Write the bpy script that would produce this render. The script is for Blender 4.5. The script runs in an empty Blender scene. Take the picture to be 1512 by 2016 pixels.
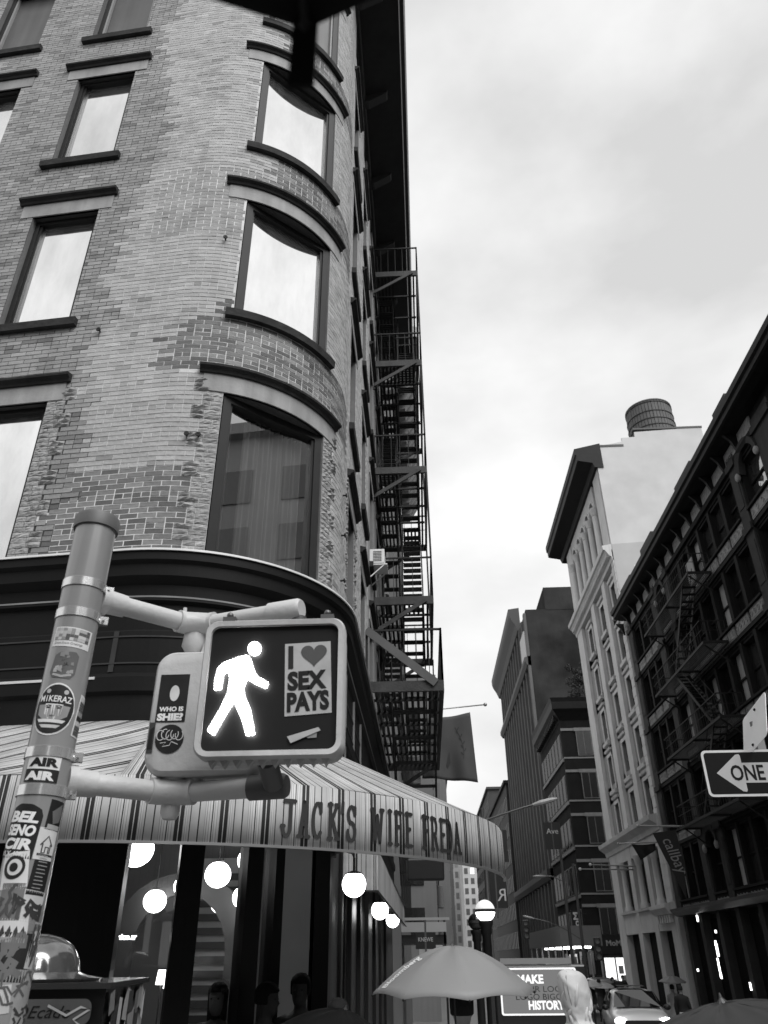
import bpy, bmesh, math, random
from math import sin, cos, pi, radians, sqrt, atan2, hypot
from mathutils import Vector, Matrix
random.seed(7)
S = bpy.context.scene
C = S.collection
V = Vector

# ------------------------------------------------------------------ camera
EYE = V((0, 0, 1.75))
PITCH, ROLL, YAW = radians(30.0956), radians(-0.5662), radians(2.5615)
FPX = 1515.0                                   # focal length in pixels of the 1512 x 2016 photograph
cf = V((-sin(YAW)*cos(PITCH), cos(YAW)*cos(PITCH), sin(PITCH)))
r0 = V((cos(YAW), sin(YAW), 0)); u0 = r0.cross(cf)
cr = cos(ROLL)*r0 + sin(ROLL)*u0
cu = -sin(ROLL)*r0 + cos(ROLL)*u0
cam = bpy.data.cameras.new('camera')
cam.sensor_fit = 'VERTICAL'; cam.sensor_height = 24.0; cam.lens = 24.0*FPX/2016.0
cam.clip_start = 0.05; cam.clip_end = 3000
cam.dof.use_dof = True; cam.dof.focus_distance = 5.5; cam.dof.aperture_fstop = 3.6
co = bpy.data.objects.new('camera', cam)
co.matrix_world = Matrix(((cr.x, cu.x, -cf.x, EYE.x), (cr.y, cu.y, -cf.y, EYE.y), (cr.z, cu.z, -cf.z, EYE.z), (0, 0, 0, 1)))
C.objects.link(co); S.camera = co

# ------------------------------------------------------------------ sky, sun, exposure
SUN_AZ, SUN_EL = radians(146), radians(48)      # light comes from behind the viewer, a little from the right
W = bpy.data.worlds.new('World'); S.world = W; W.use_nodes = True
nt = W.node_tree; nt.nodes.clear()
def wn(t, **k):
    n = nt.nodes.new(t)
    for a, b in k.items(): setattr(n, a, b)
    return n
sky = wn('ShaderNodeTexSky', sky_type='NISHITA'); sky.sun_disc = False
sky.sun_elevation = SUN_EL; sky.sun_rotation = SUN_AZ; sky.air_density = 2.0; sky.dust_density = 6.0
bw = wn('ShaderNodeRGBToBW'); nt.links.new(sky.outputs[0], bw.inputs[0])
tc = wn('ShaderNodeTexCoord')
mp = wn('ShaderNodeMapping'); mp.inputs['Scale'].default_value = (1.0, 1.0, 1.9); mp.inputs['Location'].default_value = (0.876, 3.825, 3.462)
nt.links.new(tc.outputs['Generated'], mp.inputs[0])
no = wn('ShaderNodeTexNoise'); no.inputs['Scale'].default_value = 2.6; no.inputs['Detail'].default_value = 6; no.inputs['Roughness'].default_value = 0.52
nt.links.new(mp.outputs[0], no.inputs['Vector'])
mr = wn('ShaderNodeMapRange'); mr.inputs[1].default_value = 0.34; mr.inputs[2].default_value = 0.66; mr.inputs[3].default_value = 4.1; mr.inputs[4].default_value = 6.0
nt.links.new(no.outputs[0], mr.inputs[0])
mi = wn('ShaderNodeMix', data_type='FLOAT'); mi.inputs[0].default_value = 0.06
nt.links.new(mr.outputs[0], mi.inputs[2]); nt.links.new(bw.outputs[0], mi.inputs[3])
bg = wn('ShaderNodeBackground'); bg.inputs[1].default_value = 0.1
nt.links.new(mi.outputs[0], bg.inputs[0])
wo = wn('ShaderNodeOutputWorld'); nt.links.new(bg.outputs[0], wo.inputs[0])
sl = bpy.data.lights.new('sun', 'SUN'); sl.energy = 1.5; sl.angle = radians(40); sl.color = (1, 1, 1)
so = bpy.data.objects.new('sun', sl); C.objects.link(so)
sd = V((sin(SUN_AZ)*cos(SUN_EL), cos(SUN_AZ)*cos(SUN_EL), sin(SUN_EL)))
so.rotation_euler = sd.to_track_quat('Z', 'Y').to_euler(); so.location = sd*60
S.view_settings.view_transform = 'Standard'; S.view_settings.look = 'None'
S.view_settings.exposure = 0.8; S.view_settings.gamma = 1.0; S.view_settings.use_curve_mapping = False
S.render.engine = 'CYCLES'
S.cycles.use_denoising = True
S.cycles.max_bounces = 6; S.cycles.diffuse_bounces = 3; S.cycles.transparent_max_bounces = 12
S.cycles.sample_clamp_indirect = 6.0

# ------------------------------------------------------------------ helpers
def ray(x, y): return cf + (x-756)/FPX*cr - (y-1008)/FPX*cu
def atY(x, y, Y): r = ray(x, y); return EYE + r*(Y/r.y)
def atX(x, y, X): r = ray(x, y); return EYE + r*(X/r.x)
def atZ(x, y, Z): r = ray(x, y); return EYE + r*((Z-EYE.z)/r.z)
def gz(Y): return -0.03*max(0.0, min(30.0, Y-3.0))          # the street falls gently away

class MB:
    """collects shapes for one mesh; tone is a per-face grey carried as an attribute"""
    def __init__(s): s.v = []; s.f = []; s.t = []; s.m = []; s.tone = 1.0; s.mi = 0; s.sm = False
    def add(s, vs, fs, tone=None):
        b = len(s.v); s.v += [tuple(p) for p in vs]
        for f in fs:
            s.f.append(tuple(i+b for i in f)); s.t.append(s.tone if tone is None else tone); s.m.append(s.mi)
        return s
    def box(s, x0, x1, y0, y1, z0, z1, tone=None):
        return s.add([(x, y, z) for z in (z0, z1) for y in (y0, y1) for x in (x0, x1)],
                     [(0,2,3,1),(4,5,7,6),(0,1,5,4),(2,6,7,3),(0,4,6,2),(1,3,7,5)], tone)
    def hexa(s, p, tone=None):            # 8 corners: bottom ring 0-3, top ring 4-7
        return s.add(p, [(3,2,1,0),(4,5,6,7),(0,1,5,4),(1,2,6,5),(2,3,7,6),(3,0,4,7)], tone)
    def obox(s, c, ax, ay, az, tone=None):  # half-axis vectors
        c = V(c); return s.hexa([c-ax-ay-az, c+ax-ay-az, c+ax+ay-az, c-ax+ay-az, c-ax-ay+az, c+ax-ay+az, c+ax+ay+az, c-ax+ay+az], tone)
    def bar(s, a, b, w, h=None, up=V((0,0,1)), tone=None):
        a = V(a); b = V(b); h = w if h is None else h; d = (b-a)
        side = d.cross(up)
        if side.length < 1e-6: side = d.cross(V((1,0,0)))
        side.normalize(); uu = side.cross(d).normalized()
        return s.obox((a+b)/2, d/2, side*w/2, uu*h/2, tone)
    def ring(s, rings, closed=True, cap=True, tone=None):
        n = len(rings[0]); vs = [p for r in rings for p in r]; fs = []
        for i in range(len(rings)-1):
            for j in range(n if closed else n-1):
                k = (j+1) % n; fs.append((i*n+j, i*n+k, (i+1)*n+k, (i+1)*n+j))
        if cap and closed:
            fs.append(tuple(range(n-1, -1, -1))); fs.append(tuple((len(rings)-1)*n+j for j in range(n)))
        return s.add(vs, fs, tone)
    def tube(s, path, r, n=8, cap=True, tone=None):
        path = [V(p) for p in path]; rings = []; prev = None
        for i, p in enumerate(path):
            d = (path[min(i+1, len(path)-1)] - path[max(i-1, 0)]).normalized()
            if prev is None:
                a = d.cross(V((0,0,1)));
                if a.length < 1e-4: a = d.cross(V((1,0,0)))
            else: a = prev - d*prev.dot(d)
            a.normalize(); prev = a; b = d.cross(a); rr = r[i] if isinstance(r, (list, tuple)) else r
            rings.append([p + (a*cos(2*pi*j/n) + b*sin(2*pi*j/n))*rr for j in range(n)])
        return s.ring(rings, cap=cap, tone=tone)
    def lathe(s, prof, c=(0,0,0), n=16, cap=True, ax=None, tone=None):
        c = V(c); ax = ax or (V((1,0,0)), V((0,1,0)), V((0,0,1)))
        rings = [[c + ax[0]*r*cos(2*pi*j/n) + ax[1]*r*sin(2*pi*j/n) + ax[2]*z for j in range(n)] for r, z in prof]
        return s.ring(rings, cap=cap, tone=tone)
    def sphere(s, c, r, n=16, m=10, tone=None, sc=(1,1,1)):
        c = V(c); rings = []
        for i in range(m+1):
            a = pi*i/m; a = min(max(a, 0.02), pi-0.02)
            rings.append([c + V((r*sc[0]*sin(a)*cos(2*pi*j/n), r*sc[1]*sin(a)*sin(2*pi*j/n), -r*sc[2]*cos(a))) for j in range(n)])
        return s.ring(rings, tone=tone)
    def prism(s, poly, f0, f1, tone=None):    # poly of (a,b); f0/f1 map (a,b) to the two caps
        n = len(poly)
        vs = [f0(*p) for p in poly] + [f1(*p) for p in poly]
        fs = [tuple(range(n-1, -1, -1)), tuple(range(n, 2*n))] + [(j, (j+1) % n, n+(j+1) % n, n+j) for j in range(n)]
        return s.add(vs, fs, tone)
    def build(s, name, mat=None, parent=None, smooth=None, loc=None):
        me = bpy.data.meshes.new(name); me.from_pydata(s.v, [], s.f)
        a = me.attributes.new('tone', 'FLOAT', 'FACE'); a.data.foreach_set('value', s.t)
        ms = mat if isinstance(mat, (list, tuple)) else [mat]
        for m_ in ms: me.materials.append(m_)
        if len(ms) > 1: me.polygons.foreach_set('material_index', s.m)
        if s.sm if smooth is None else smooth:
            me.polygons.foreach_set('use_smooth', [True]*len(s.f))
        me.update()
        o = bpy.data.objects.new(name, me); C.objects.link(o); o.parent = parent
        if loc is not None: o.location = loc
        return o

def auto_smooth(o, ang=40):
    me = o.data; me.polygons.foreach_set('use_smooth', [True]*len(me.polygons))
    bm = bmesh.new(); bm.from_mesh(me); bmesh.ops.recalc_face_normals(bm, faces=bm.faces)
    for e in bm.edges:
        if len(e.link_faces) != 2 or e.calc_face_angle(0) > radians(ang): e.smooth = False
    bm.to_mesh(me); bm.free(); return o
def bevel(o, w, seg=2):
    m = o.modifiers.new('bevel', 'BEVEL'); m.width = w; m.segments = seg; m.limit_method = 'ANGLE'; return o

def empty(name, loc=(0,0,0), label=None, cat=None, group=None):
    o = bpy.data.objects.new(name, None); o.empty_display_size = 0.1; o.location = loc; C.objects.link(o)
    return tag(o, label, cat, group)
def tag(o, label=None, cat=None, group=None, kind=None):
    for k, v in (('label', label), ('category', cat), ('group', group), ('kind', kind)):
        if v: o[k] = v
    return o
def dup(o, parent=None, loc=None, rot=None, label=None):
    c = o.copy(); C.objects.link(c); c.parent = parent
    if loc is not None: c.location = loc
    if rot is not None: c.rotation_euler = rot
    if label: c['label'] = label
    for ch in list(o.children):
        d = ch.copy(); C.objects.link(d); d.parent = c
        for g in list(ch.children):
            e = g.copy(); C.objects.link(e); e.parent = d
    return c

# ------------------------------------------------------------------ materials (the photograph is black and white: neutral greys)
MATS = {}
def gray(name, v, rough=0.7, var=0.0, sc=3.0, bump=0.0, bsc=20.0, attr=False, metal=0.0, streak=0.0, spec=0.5, coat=0.0, objvar=0.0, dirt=0.0, objcol=False):
    if name in MATS: return MATS[name]
    m = bpy.data.materials.new(name); m.use_nodes = True; t = m.node_tree; N = t.nodes; L = t.links
    b = N['Principled BSDF']; b.inputs['Roughness'].default_value = rough; b.inputs['Metallic'].default_value = metal
    b.inputs['Base Color'].default_value = (v, v, v, 1); b.inputs['Specular IOR Level'].default_value = spec
    if coat: b.inputs['Coat Weight'].default_value = coat; b.inputs['Coat Roughness'].default_value = 0.08
    def math_(op, a, c):
        n = N.new('ShaderNodeMath'); n.operation = op
        for i, x in ((0, a), (1, c)):
            if isinstance(x, (int, float)): n.inputs[i].default_value = x
            else: L.new(x, n.inputs[i])
        return n.outputs[0]
    cur = None; geo = N.new('ShaderNodeTexCoord')
    def noise(scale, detail=4, stretch=None):
        n = N.new('ShaderNodeTexNoise'); n.inputs['Scale'].default_value = scale; n.inputs['Detail'].default_value = detail
        src = geo.outputs['Object']
        if stretch:
            mp_ = N.new('ShaderNodeMapping'); mp_.inputs['Scale'].default_value = stretch; L.new(src, mp_.inputs[0]); src = mp_.outputs[0]
        L.new(src, n.inputs['Vector']); return n.outputs[0]
    if attr:
        a = N.new('ShaderNodeAttribute'); a.attribute_name = 'tone'; cur = a.outputs['Fac']
    if objcol:
        oc = N.new('ShaderNodeObjectInfo'); sp = N.new('ShaderNodeSeparateColor'); L.new(oc.outputs['Color'], sp.inputs[0])
        cur = sp.outputs[0] if cur is None else math_('MULTIPLY', cur, sp.outputs[0])
    if objvar:
        oi = N.new('ShaderNodeObjectInfo'); k = math_('ADD', math_('MULTIPLY', oi.outputs['Random'], 2*objvar), 1-objvar)
        cur = k if cur is None else math_('MULTIPLY', cur, k)
    if var:
        k = math_('ADD', math_('MULTIPLY', noise(sc), 2.4*var), 1-1.2*var)
        cur = k if cur is None else math_('MULTIPLY', cur, k)
    if streak:
        k = math_('ADD', math_('MULTIPLY', noise(1.0, 5, (7.0, 7.0, 0.5)), 2.4*streak), 1-1.2*streak)
        cur = k if cur is None else math_('MULTIPLY', cur, k)
    if dirt:
        n_ = noise(sc*0.35, 6); r_ = N.new('ShaderNodeMapRange'); r_.inputs[1].default_value = 0.5; r_.inputs[2].default_value = 0.68
        r_.inputs[3].default_value = 1.0; r_.inputs[4].default_value = 1-dirt; L.new(n_, r_.inputs[0])
        cur = r_.outputs[0] if cur is None else math_('MULTIPLY', cur, r_.outputs[0])
    if cur is not None:
        c_ = math_('MULTIPLY', cur, v); cc = N.new('ShaderNodeCombineColor')
        for i in range(3): L.new(c_, cc.inputs[i])
        L.new(cc.outputs[0], b.inputs['Base Color'])
    if bump:
        bp = N.new('ShaderNodeBump'); bp.inputs['Strength'].default_value = bump; bp.inputs['Distance'].default_value = 0.02
        L.new(noise(bsc, 5), bp.inputs['Height']); L.new(bp.outputs[0], b.inputs['Normal'])
    MATS[name] = m; return m
def glow(name, v, strength):
    if name in MATS: return MATS[name]
    m = bpy.data.materials.new(name); m.use_nodes = True; b = m.node_tree.nodes['Principled BSDF']
    b.inputs['Base Color'].default_value = (v, v, v, 1); b.inputs['Emission Color'].default_value = (1, 1, 1, 1)
    b.inputs['Emission Strength'].default_value = strength; b.inputs['Roughness'].default_value = 0.4
    MATS[name] = m; return m
def glass(name, refl=0.1, tint=0.9, rough=0.0):
    """thin window pane: mostly see-through, part mirror"""
    if name in MATS: return MATS[name]
    m = bpy.data.materials.new(name); m.use_nodes = True; t = m.node_tree; t.nodes.clear(); L = t.links
    tr = t.nodes.new('ShaderNodeBsdfTransparent'); tr.inputs[0].default_value = (tint, tint, tint, 1)
    gl = t.nodes.new('ShaderNodeBsdfGlossy'); gl.inputs['Roughness'].default_value = rough; gl.inputs[0].default_value = (1, 1, 1, 1)
    fr = t.nodes.new('ShaderNodeFresnel'); fr.inputs[0].default_value = 1.5
    ad = t.nodes.new('ShaderNodeMath'); ad.operation = 'ADD'; ad.use_clamp = True; L.new(fr.outputs[0], ad.inputs[0]); ad.inputs[1].default_value = refl
    mx = t.nodes.new('ShaderNodeMixShader'); L.new(ad.outputs[0], mx.inputs[0]); L.new(tr.outputs[0], mx.inputs[1]); L.new(gl.outputs[0], mx.inputs[2])
    o = t.nodes.new('ShaderNodeOutputMaterial'); L.new(mx.outputs[0], o.inputs[0])
    MATS[name] = m; return m
def mirror(name, refl, base, rough=0.02, wave=0.0, grime=0.0):
    """coated or blinded pane: mirror mixed over an opaque grey"""
    if name in MATS: return MATS[name]
    m = bpy.data.materials.new(name); m.use_nodes = True; t = m.node_tree; t.nodes.clear(); L = t.links
    df = t.nodes.new('ShaderNodeBsdfDiffuse'); df.inputs[0].default_value = (base, base, base, 1)
    gl = t.nodes.new('ShaderNodeBsdfGlossy'); gl.inputs['Roughness'].default_value = rough; gl.inputs[0].default_value = (1, 1, 1, 1)
    mx = t.nodes.new('ShaderNodeMixShader'); mx.inputs[0].default_value = refl
    if wave:
        tc_ = t.nodes.new('ShaderNodeTexCoord'); n = t.nodes.new('ShaderNodeTexNoise'); n.inputs['Scale'].default_value = 1.6; n.inputs['Detail'].default_value = 2
        L.new(tc_.outputs['Object'], n.inputs['Vector'])
        bp = t.nodes.new('ShaderNodeBump'); bp.inputs['Strength'].default_value = wave; bp.inputs['Distance'].default_value = 0.03
        L.new(n.outputs[0], bp.inputs['Height']); L.new(bp.outputs[0], gl.inputs['Normal'])
    if grime:
        tg = t.nodes.new('ShaderNodeTexCoord'); mg = t.nodes.new('ShaderNodeMapping'); mg.inputs['Scale'].default_value = (2.2, 2.2, 0.7); L.new(tg.outputs['Object'], mg.inputs[0])
        ng = t.nodes.new('ShaderNodeTexNoise'); ng.inputs['Scale'].default_value = 1.3; ng.inputs['Detail'].default_value = 6; ng.inputs['Roughness'].default_value = 0.6; L.new(mg.outputs[0], ng.inputs['Vector'])
        rg_ = t.nodes.new('ShaderNodeMapRange'); rg_.inputs[1].default_value = 0.35; rg_.inputs[2].default_value = 0.7; rg_.inputs[3].default_value = refl; rg_.inputs[4].default_value = refl-grime
        L.new(ng.outputs[0], rg_.inputs[0]); L.new(rg_.outputs[0], mx.inputs[0])
    L.new(df.outputs[0], mx.inputs[1]); L.new(gl.outputs[0], mx.inputs[2])
    o = t.nodes.new('ShaderNodeOutputMaterial'); L.new(mx.outputs[0], o.inputs[0])
    MATS[name] = m; return m

# ------------------------------------------------------------------ lettering
_tc = {}
def text_geo(s, bold=0.0, spacing=1.0, shear=0.0):
    """unit-height text as (verts, faces, width): cap height about 0.69"""
    k = (s, bold, spacing, shear)
    if k in _tc: return _tc[k]
    cu_ = bpy.data.curves.new('t', 'FONT'); cu_.body = s; cu_.size = 1.0; cu_.offset = bold; cu_.space_character = spacing; cu_.shear = shear
    cu_.resolution_u = 3; cu_.fill_mode = 'FRONT'
    o = bpy.data.objects.new('t', cu_); C.objects.link(o)
    me = bpy.data.meshes.new_from_object(o.evaluated_get(bpy.context.evaluated_depsgraph_get()))
    vs = [tuple(v.co) for v in me.vertices]; fs = [tuple(p.vertices) for p in me.polygons]
    bpy.data.objects.remove(o); bpy.data.curves.remove(cu_); bpy.data.meshes.remove(me)
    x0 = min(v[0] for v in vs); x1 = max(v[0] for v in vs); y0 = min(v[1] for v in vs); y1 = max(v[1] for v in vs)
    vs = [((v[0]-x0)/(x1-x0), (v[1]-y0)/(y1-y0)) for v in vs]
    _tc[k] = (vs, fs, (x1-x0)/(y1-y0)); return _tc[k]
def put_text(mb, s, f, x0, x1, y0, y1, tone=None, bold=0.0, spacing=1.0, shear=0.0):
    """fit text s into the box x0..x1, y0..y1 of the flat chart f(a, b) -> point"""
    vs, fs, w = text_geo(s, bold, spacing, shear)
    mb.add([f(x0+(x1-x0)*a, y0+(y1-y0)*b) for a, b in vs], fs, tone)
def put_poly(mb, pts, f, tone=None):
    mb.add([f(a, b) for a, b in pts], [tuple(range(len(pts)))], tone)
def put_stroke(mb, pts, w, f, tone=None):
    """a brush line of width w through the points"""
    n = len(pts); L_ = []; R_ = []
    for i, p in enumerate(pts):
        a = pts[max(i-1, 0)]; b = pts[min(i+1, n-1)]; dx, dy = b[0]-a[0], b[1]-a[1]; l = hypot(dx, dy) or 1
        L_.append(f(p[0]-dy/l*w/2, p[1]+dx/l*w/2)); R_.append(f(p[0]+dy/l*w/2, p[1]-dx/l*w/2))
    mb.add(L_+R_, [(i, i+1, n+i+1, n+i) for i in range(n-1)], tone)
def circ(cx, cy, r, n=24, ry=None): return [(cx+r*cos(2*pi*i/n), cy+(ry or r)*sin(2*pi*i/n)) for i in range(n)]
def rrect(w, h, r, n=5, cx=0, cy=0):
    out = []
    for qx, qy, a0 in ((1, -1, -90), (1, 1, 0), (-1, 1, 90), (-1, -1, 180)):
        for i in range(n+1):
            a = radians(a0+90*i/n); out.append((cx+qx*(w/2-r)+r*cos(a), cy+qy*(h/2-r)+r*sin(a)))
    return out

iron = gray('black_iron', 0.018, 0.6, spec=0.3, var=0.3, sc=6, bump=0.2)
# ================================================================== ground
asphalt = gray('wet_asphalt', 0.05, 0.28, var=0.35, sc=1.5, bump=0.3, bsc=60, spec=0.6)
paving = gray('pavement_concrete', 0.2, 0.5, var=0.2, sc=2.0, bump=0.15, bsc=40)
granite = gray('kerb_granite', 0.25, 0.5, var=0.2, sc=8)
paint = gray('road_paint', 0.7, 0.5, dirt=0.5, sc=6)
YS = [-400, -60, -20, -8, 0, 3, 8, 14, 20, 26, 33, 50, 80, 140, 260, 600, 1600]
def sheet(name, x0, x1, y0, y1, dz, mat):
    ys = [y0] + [y for y in YS if y0 < y < y1] + [y1]; m = MB()
    m.add([(x, y, gz(y)+dz) for y in ys for x in (x0, x1)], [(2*i, 2*i+1, 2*i+3, 2*i+2) for i in range(len(ys)-1)])
    return tag(m.build(name, mat), kind='structure')
sheet('ground', -900, 900, -400, 1600, -0.16, asphalt)
sheet('road', 3.3, 10.2, 4.5, 300, -0.15, asphalt)
def pavement(name, x0, x1, y0, y1):
    o = sheet(name, x0, x1, y0, y1, -0.004, paving)
    ys = [y0] + [y for y in YS if y0 < y < y1] + [y1]
    for x in (x0, x1):
        k = MB()
        for a, b in zip(ys, ys[1:]):
            k.hexa([(x-0.09, a, gz(a)-0.3), (x+0.09, a, gz(a)-0.3), (x+0.09, b, gz(b)-0.3), (x-0.09, b, gz(b)-0.3),
                    (x-0.09, a, gz(a)), (x+0.09, a, gz(a)), (x+0.09, b, gz(b)), (x-0.09, b, gz(b))])
        k.build('kerb', granite, o)
    return o
pavement('pavement', -0.9, 3.2, 1.2, 300)
pavement('pavement', 10.3, 14.0, 4.5, 300)
pavement('pavement', -30.0, -0.9, 1.2, 8.2)
cw = MB()
for i in range(9): cw.box(3.6+i*0.75, 4.0+i*0.75, 4.2, 6.8, gz(4.2)-0.146, gz(4.2)-0.142)
tag(cw.build('crosswalk_marking', paint), kind='structure')
lane = MB()
for i in range(24):
    y = 9+i*6.0; lane.add([(6.7, y, gz(y)-0.145), (6.82, y, gz(y)-0.145), (6.82, y+3, gz(y+3)-0.145), (6.7, y+3, gz(y+3)-0.145)], [(0,1,2,3)])
tag(lane.build('lane_marking', paint), kind='structure')

# ================================================================== corner building
DL = radians(5.121)
NU = V((-cos(DL), sin(DL), 0)); NN = V((-sin(DL), -cos(DL), 0))
RW = 1.88
PL = V((-2.88, 7.16, 0))                                   # a point of the left facade
CC = PL + NU*0.145 + NN*(0.0-RW); CC.z = 0                # axis of the rounded corner
A0 = atan2(NN.y, NN.x); ARC = RW*(0-A0)                   # arc length of the corner
XF = CC.x + RW                                            # plane of the street facade
def Wp(s, off=0.0, z=0.0):
    if s <= 0: p = CC + NN*(RW+off) - NU*s
    elif s >= ARC: p = V((XF+off, CC.y+(s-ARC), 0))
    else: a = A0 + s/RW; p = CC + V((cos(a), sin(a), 0))*(RW+off)
    return V((p.x, p.y, z))
def Wt(s):                                                # tangent and outward normal
    if s <= 0: return -NU, NN
    if s >= ARC: return V((0,1,0)), V((1,0,0))
    a = A0 + s/RW; return V((-sin(a), cos(a), 0)), V((cos(a), sin(a), 0))
def sY(Y): return ARC + Y - CC.y
def s_ang(deg): return (radians(deg)-A0)*RW
def ssteps(s0, s1, st=0.12):
    if s1 <= 0 or s0 >= ARC: return [s0, s1]
    out = [s0]
    if s0 < 0 < s1: out.append(0.0)
    a = max(s0, 0.0); b = min(s1, ARC); n = max(1, int((b-a)/st))
    out += [a+(b-a)*i/n for i in range(n+1)]
    out.append(s1); r = [out[0]]
    for x in out[1:]:
        if x - r[-1] > 1e-5: r.append(x)
    return r
def sweep(m, prof, s0, s1, st=0.12, tone=None, closed=True):
    """profile of (off, z) points swept along the wall"""
    m.ring([[Wp(s, o, z) for o, z in prof] for s in ssteps(s0, s1, st)], closed=closed, tone=tone)
def s_at(x, y, off=0.0):                                   # where the sight line through a pixel meets the wall
    r = ray(x, y); best = None; pr = None
    s = -8.0
    while s < ARC+30:
        p = Wp(s, off); c = r.x*p.y - r.y*p.x
        if pr is not None and (c > 0) != (pr > 0): return s
        pr = c; s += 0.01
    return None

brick_m = gray('brick', 1.0, 0.8, attr=True, objcol=True, var=0.16, sc=9, dirt=0.22, bump=0.35, bsc=55)
mortar_m = gray('mortar', 1.0, 0.9, attr=True, var=0.22, sc=4, bump=0.3, bsc=40)
stone_m = gray('window_stone', 0.34, 0.75, var=0.3, sc=2.2, streak=0.35, dirt=0.3, bump=0.2, bsc=25)
quoin_m = gray('rock_faced_stone', 0.35, 0.85, var=0.3, sc=14, bump=0.6, bsc=30, objvar=0.2)
darkstone = gray('painted_sill', 0.036, 0.8, spec=0.2, var=0.5, sc=7, bump=0.6, bsc=16, dirt=0.3)
darkframe = gray('dark_window_frame', 0.02, 0.5, spec=0.3, var=0.25, sc=4)
dustframe = gray('dusty_window_frame', 0.3, 0.6, var=0.2, sc=4)
paneA = mirror('sky_lit_pane', 0.92, 0.34, 0.02, wave=0.06, grime=0.22)
paneB = gray('dusty_pane', 0.075, 0.35, var=0.35, sc=1.6, streak=0.45)
paneC = mirror('curtained_pane', 0.42, 0.05, 0.02, wave=0.04)
paneG = glass('corner_glass', 0.36, 0.9)
blackpaint = gray('black_paint', 0.007, 0.6, var=0.4, sc=2.5, bump=0.05, spec=0.2)
flash = gray('metal_flashing', 0.62, 0.45, var=0.2, sc=6, bump=0.2)

BLD = empty('corner_building', (CC.x, CC.y, 0), 'rounded corner brick building with deep black roof cornice, left of the street', 'building')
def bpart(m, name, mat, parent=None, **k):
    o = m.build(name, mat, parent or BLD, **k)
    if parent is None: o.matrix_parent_inverse = Matrix.Translation((-CC.x, -CC.y, 0))
    return o
ZB, ZT = 5.46, 20.75
FL = [(5.56, 7.71), (9.05, 11.25), (12.5, 14.75), (15.95, 18.2), (19.4, 20.6)]
WIN = []                                                  # (s0, s1, z0, z1, kind)
lefts = [-1.945, -4.005, -6.065]
wa0, wa1 = s_ang(-71.5), s_ang(-25.5)
scols = [10.35, 12.85, 15.25, 17.9, 20.4, 22.9]
for fi, (z0, z1) in enumerate(FL):
    for c in lefts: WIN.append((c-0.51, c+0.51, z0, z1, 'flat', fi))
    WIN.append((wa0, wa1, z0, z1, 'corner', fi))
    for y in scols: WIN.append((sY(y-0.5), sY(y+0.5), z0, z1, 'street', fi))
S0, S1 = -8.6, sY(25.0)
SBR = sY(14.2)                                            # bricks one by one up to here, the material beyond

def free(z, s0, s1, holes):
    iv = [(s0, s1)]
    for a, b, z0, z1 in holes:
        if z0 - 1e-6 <= z <= z1 + 1e-6:
            nv = []
            for p, q in iv:
                if b <= p or a >= q: nv.append((p, q)); continue
                if a > p: nv.append((p, a))
                if b < q: nv.append((b, q))
            iv = nv
    return iv
rb = random.Random(3)
zig = {}
def zone(s, z):
    """which brickwork: old (dark joints), renewed (pale smeared joints), patch (dark brick, white joints)"""
    k = int((z-ZB)/0.0677)
    if k not in zig: zig[k] = -0.80 + rb.choice((-0.11, 0, 0, 0.11)) - (0.25 if z < 8.9 else 0) + 0.18*sin(z*1.1)
    if s < zig[k]: return 0
    if s > ARC+0.3: return 3  # street side: brick toned lighter, painting in the light from the right
    j = 0.10*(k % 3)
    if z < 6.62 and s < wa0+0.3: return 2
    if 8.06 < z < 8.93 and s > -0.35+j*1.5+(z-8.06)*0.5: return 2
    if 11.6 < z < 12.4 and s > 1.0+j: return 2
    if 15.05 < z < 15.8 and s > 1.05+j: return 2
    if 9.0 < z < 9.35 and s > 0.45+j and s < 1.0: return 2
    if 10.5 < z < 11.9 and s > -0.6+j and s < 1.0: return 4
    return 1
TONE = {0: (0.33, 0.06), 1: (0.48, 0.06), 2: (0.15, 0.04), 3: (0.55, 0.06), 4: (0.36, 0.05)}
MORT = {0: 0.05, 1: 0.66, 2: 0.72, 3: 0.25, 4: 0.8}
holes_w = [(a-0.001, b+0.001, z0, z1) for a, b, z0, z1, k, f in WIN]

# --- mortar backing
zs = sorted({ZB, ZT} | {w[2] for w in WIN} | {w[3] for w in WIN})
zz = []
for a, b in zip(zs, zs[1:]):
    n = max(1, round((b-a)/0.1354)); zz += [(a+(b-a)*i/n, a+(b-a)*(i+1)/n) for i in range(n)]
bk = MB()
for za, zb in zz:
    zm = (za+zb)/2
    for p, q in free(zm, S0, S1, holes_w):
        st = ssteps(p, q, 0.10)
        fine = []
        for a, b in zip(st, st[1:]):
            n = max(1, int((b-a)/0.22)) if a < SBR else 1
            fine += [(a+(b-a)*i/n, a+(b-a)*(i+1)/n) for i in range(n)]
        for a, b in fine:
            sm_ = (a+b)/2
            bk.add([Wp(a, 0, za), Wp(b, 0, za), Wp(b, 0, zb), Wp(a, 0, zb)], [(0,1,2,3)], MORT[zone(sm_, zm)] if sm_ < SBR else 0.3)
# plain parapet and back of the block
bk.box(CC.x-9, XF-0.02, CC.y+0.2, 25.0, ZT, ZT+2.2, 0.2)
WALL = bpart(bk, 'wall', mortar_m)

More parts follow.
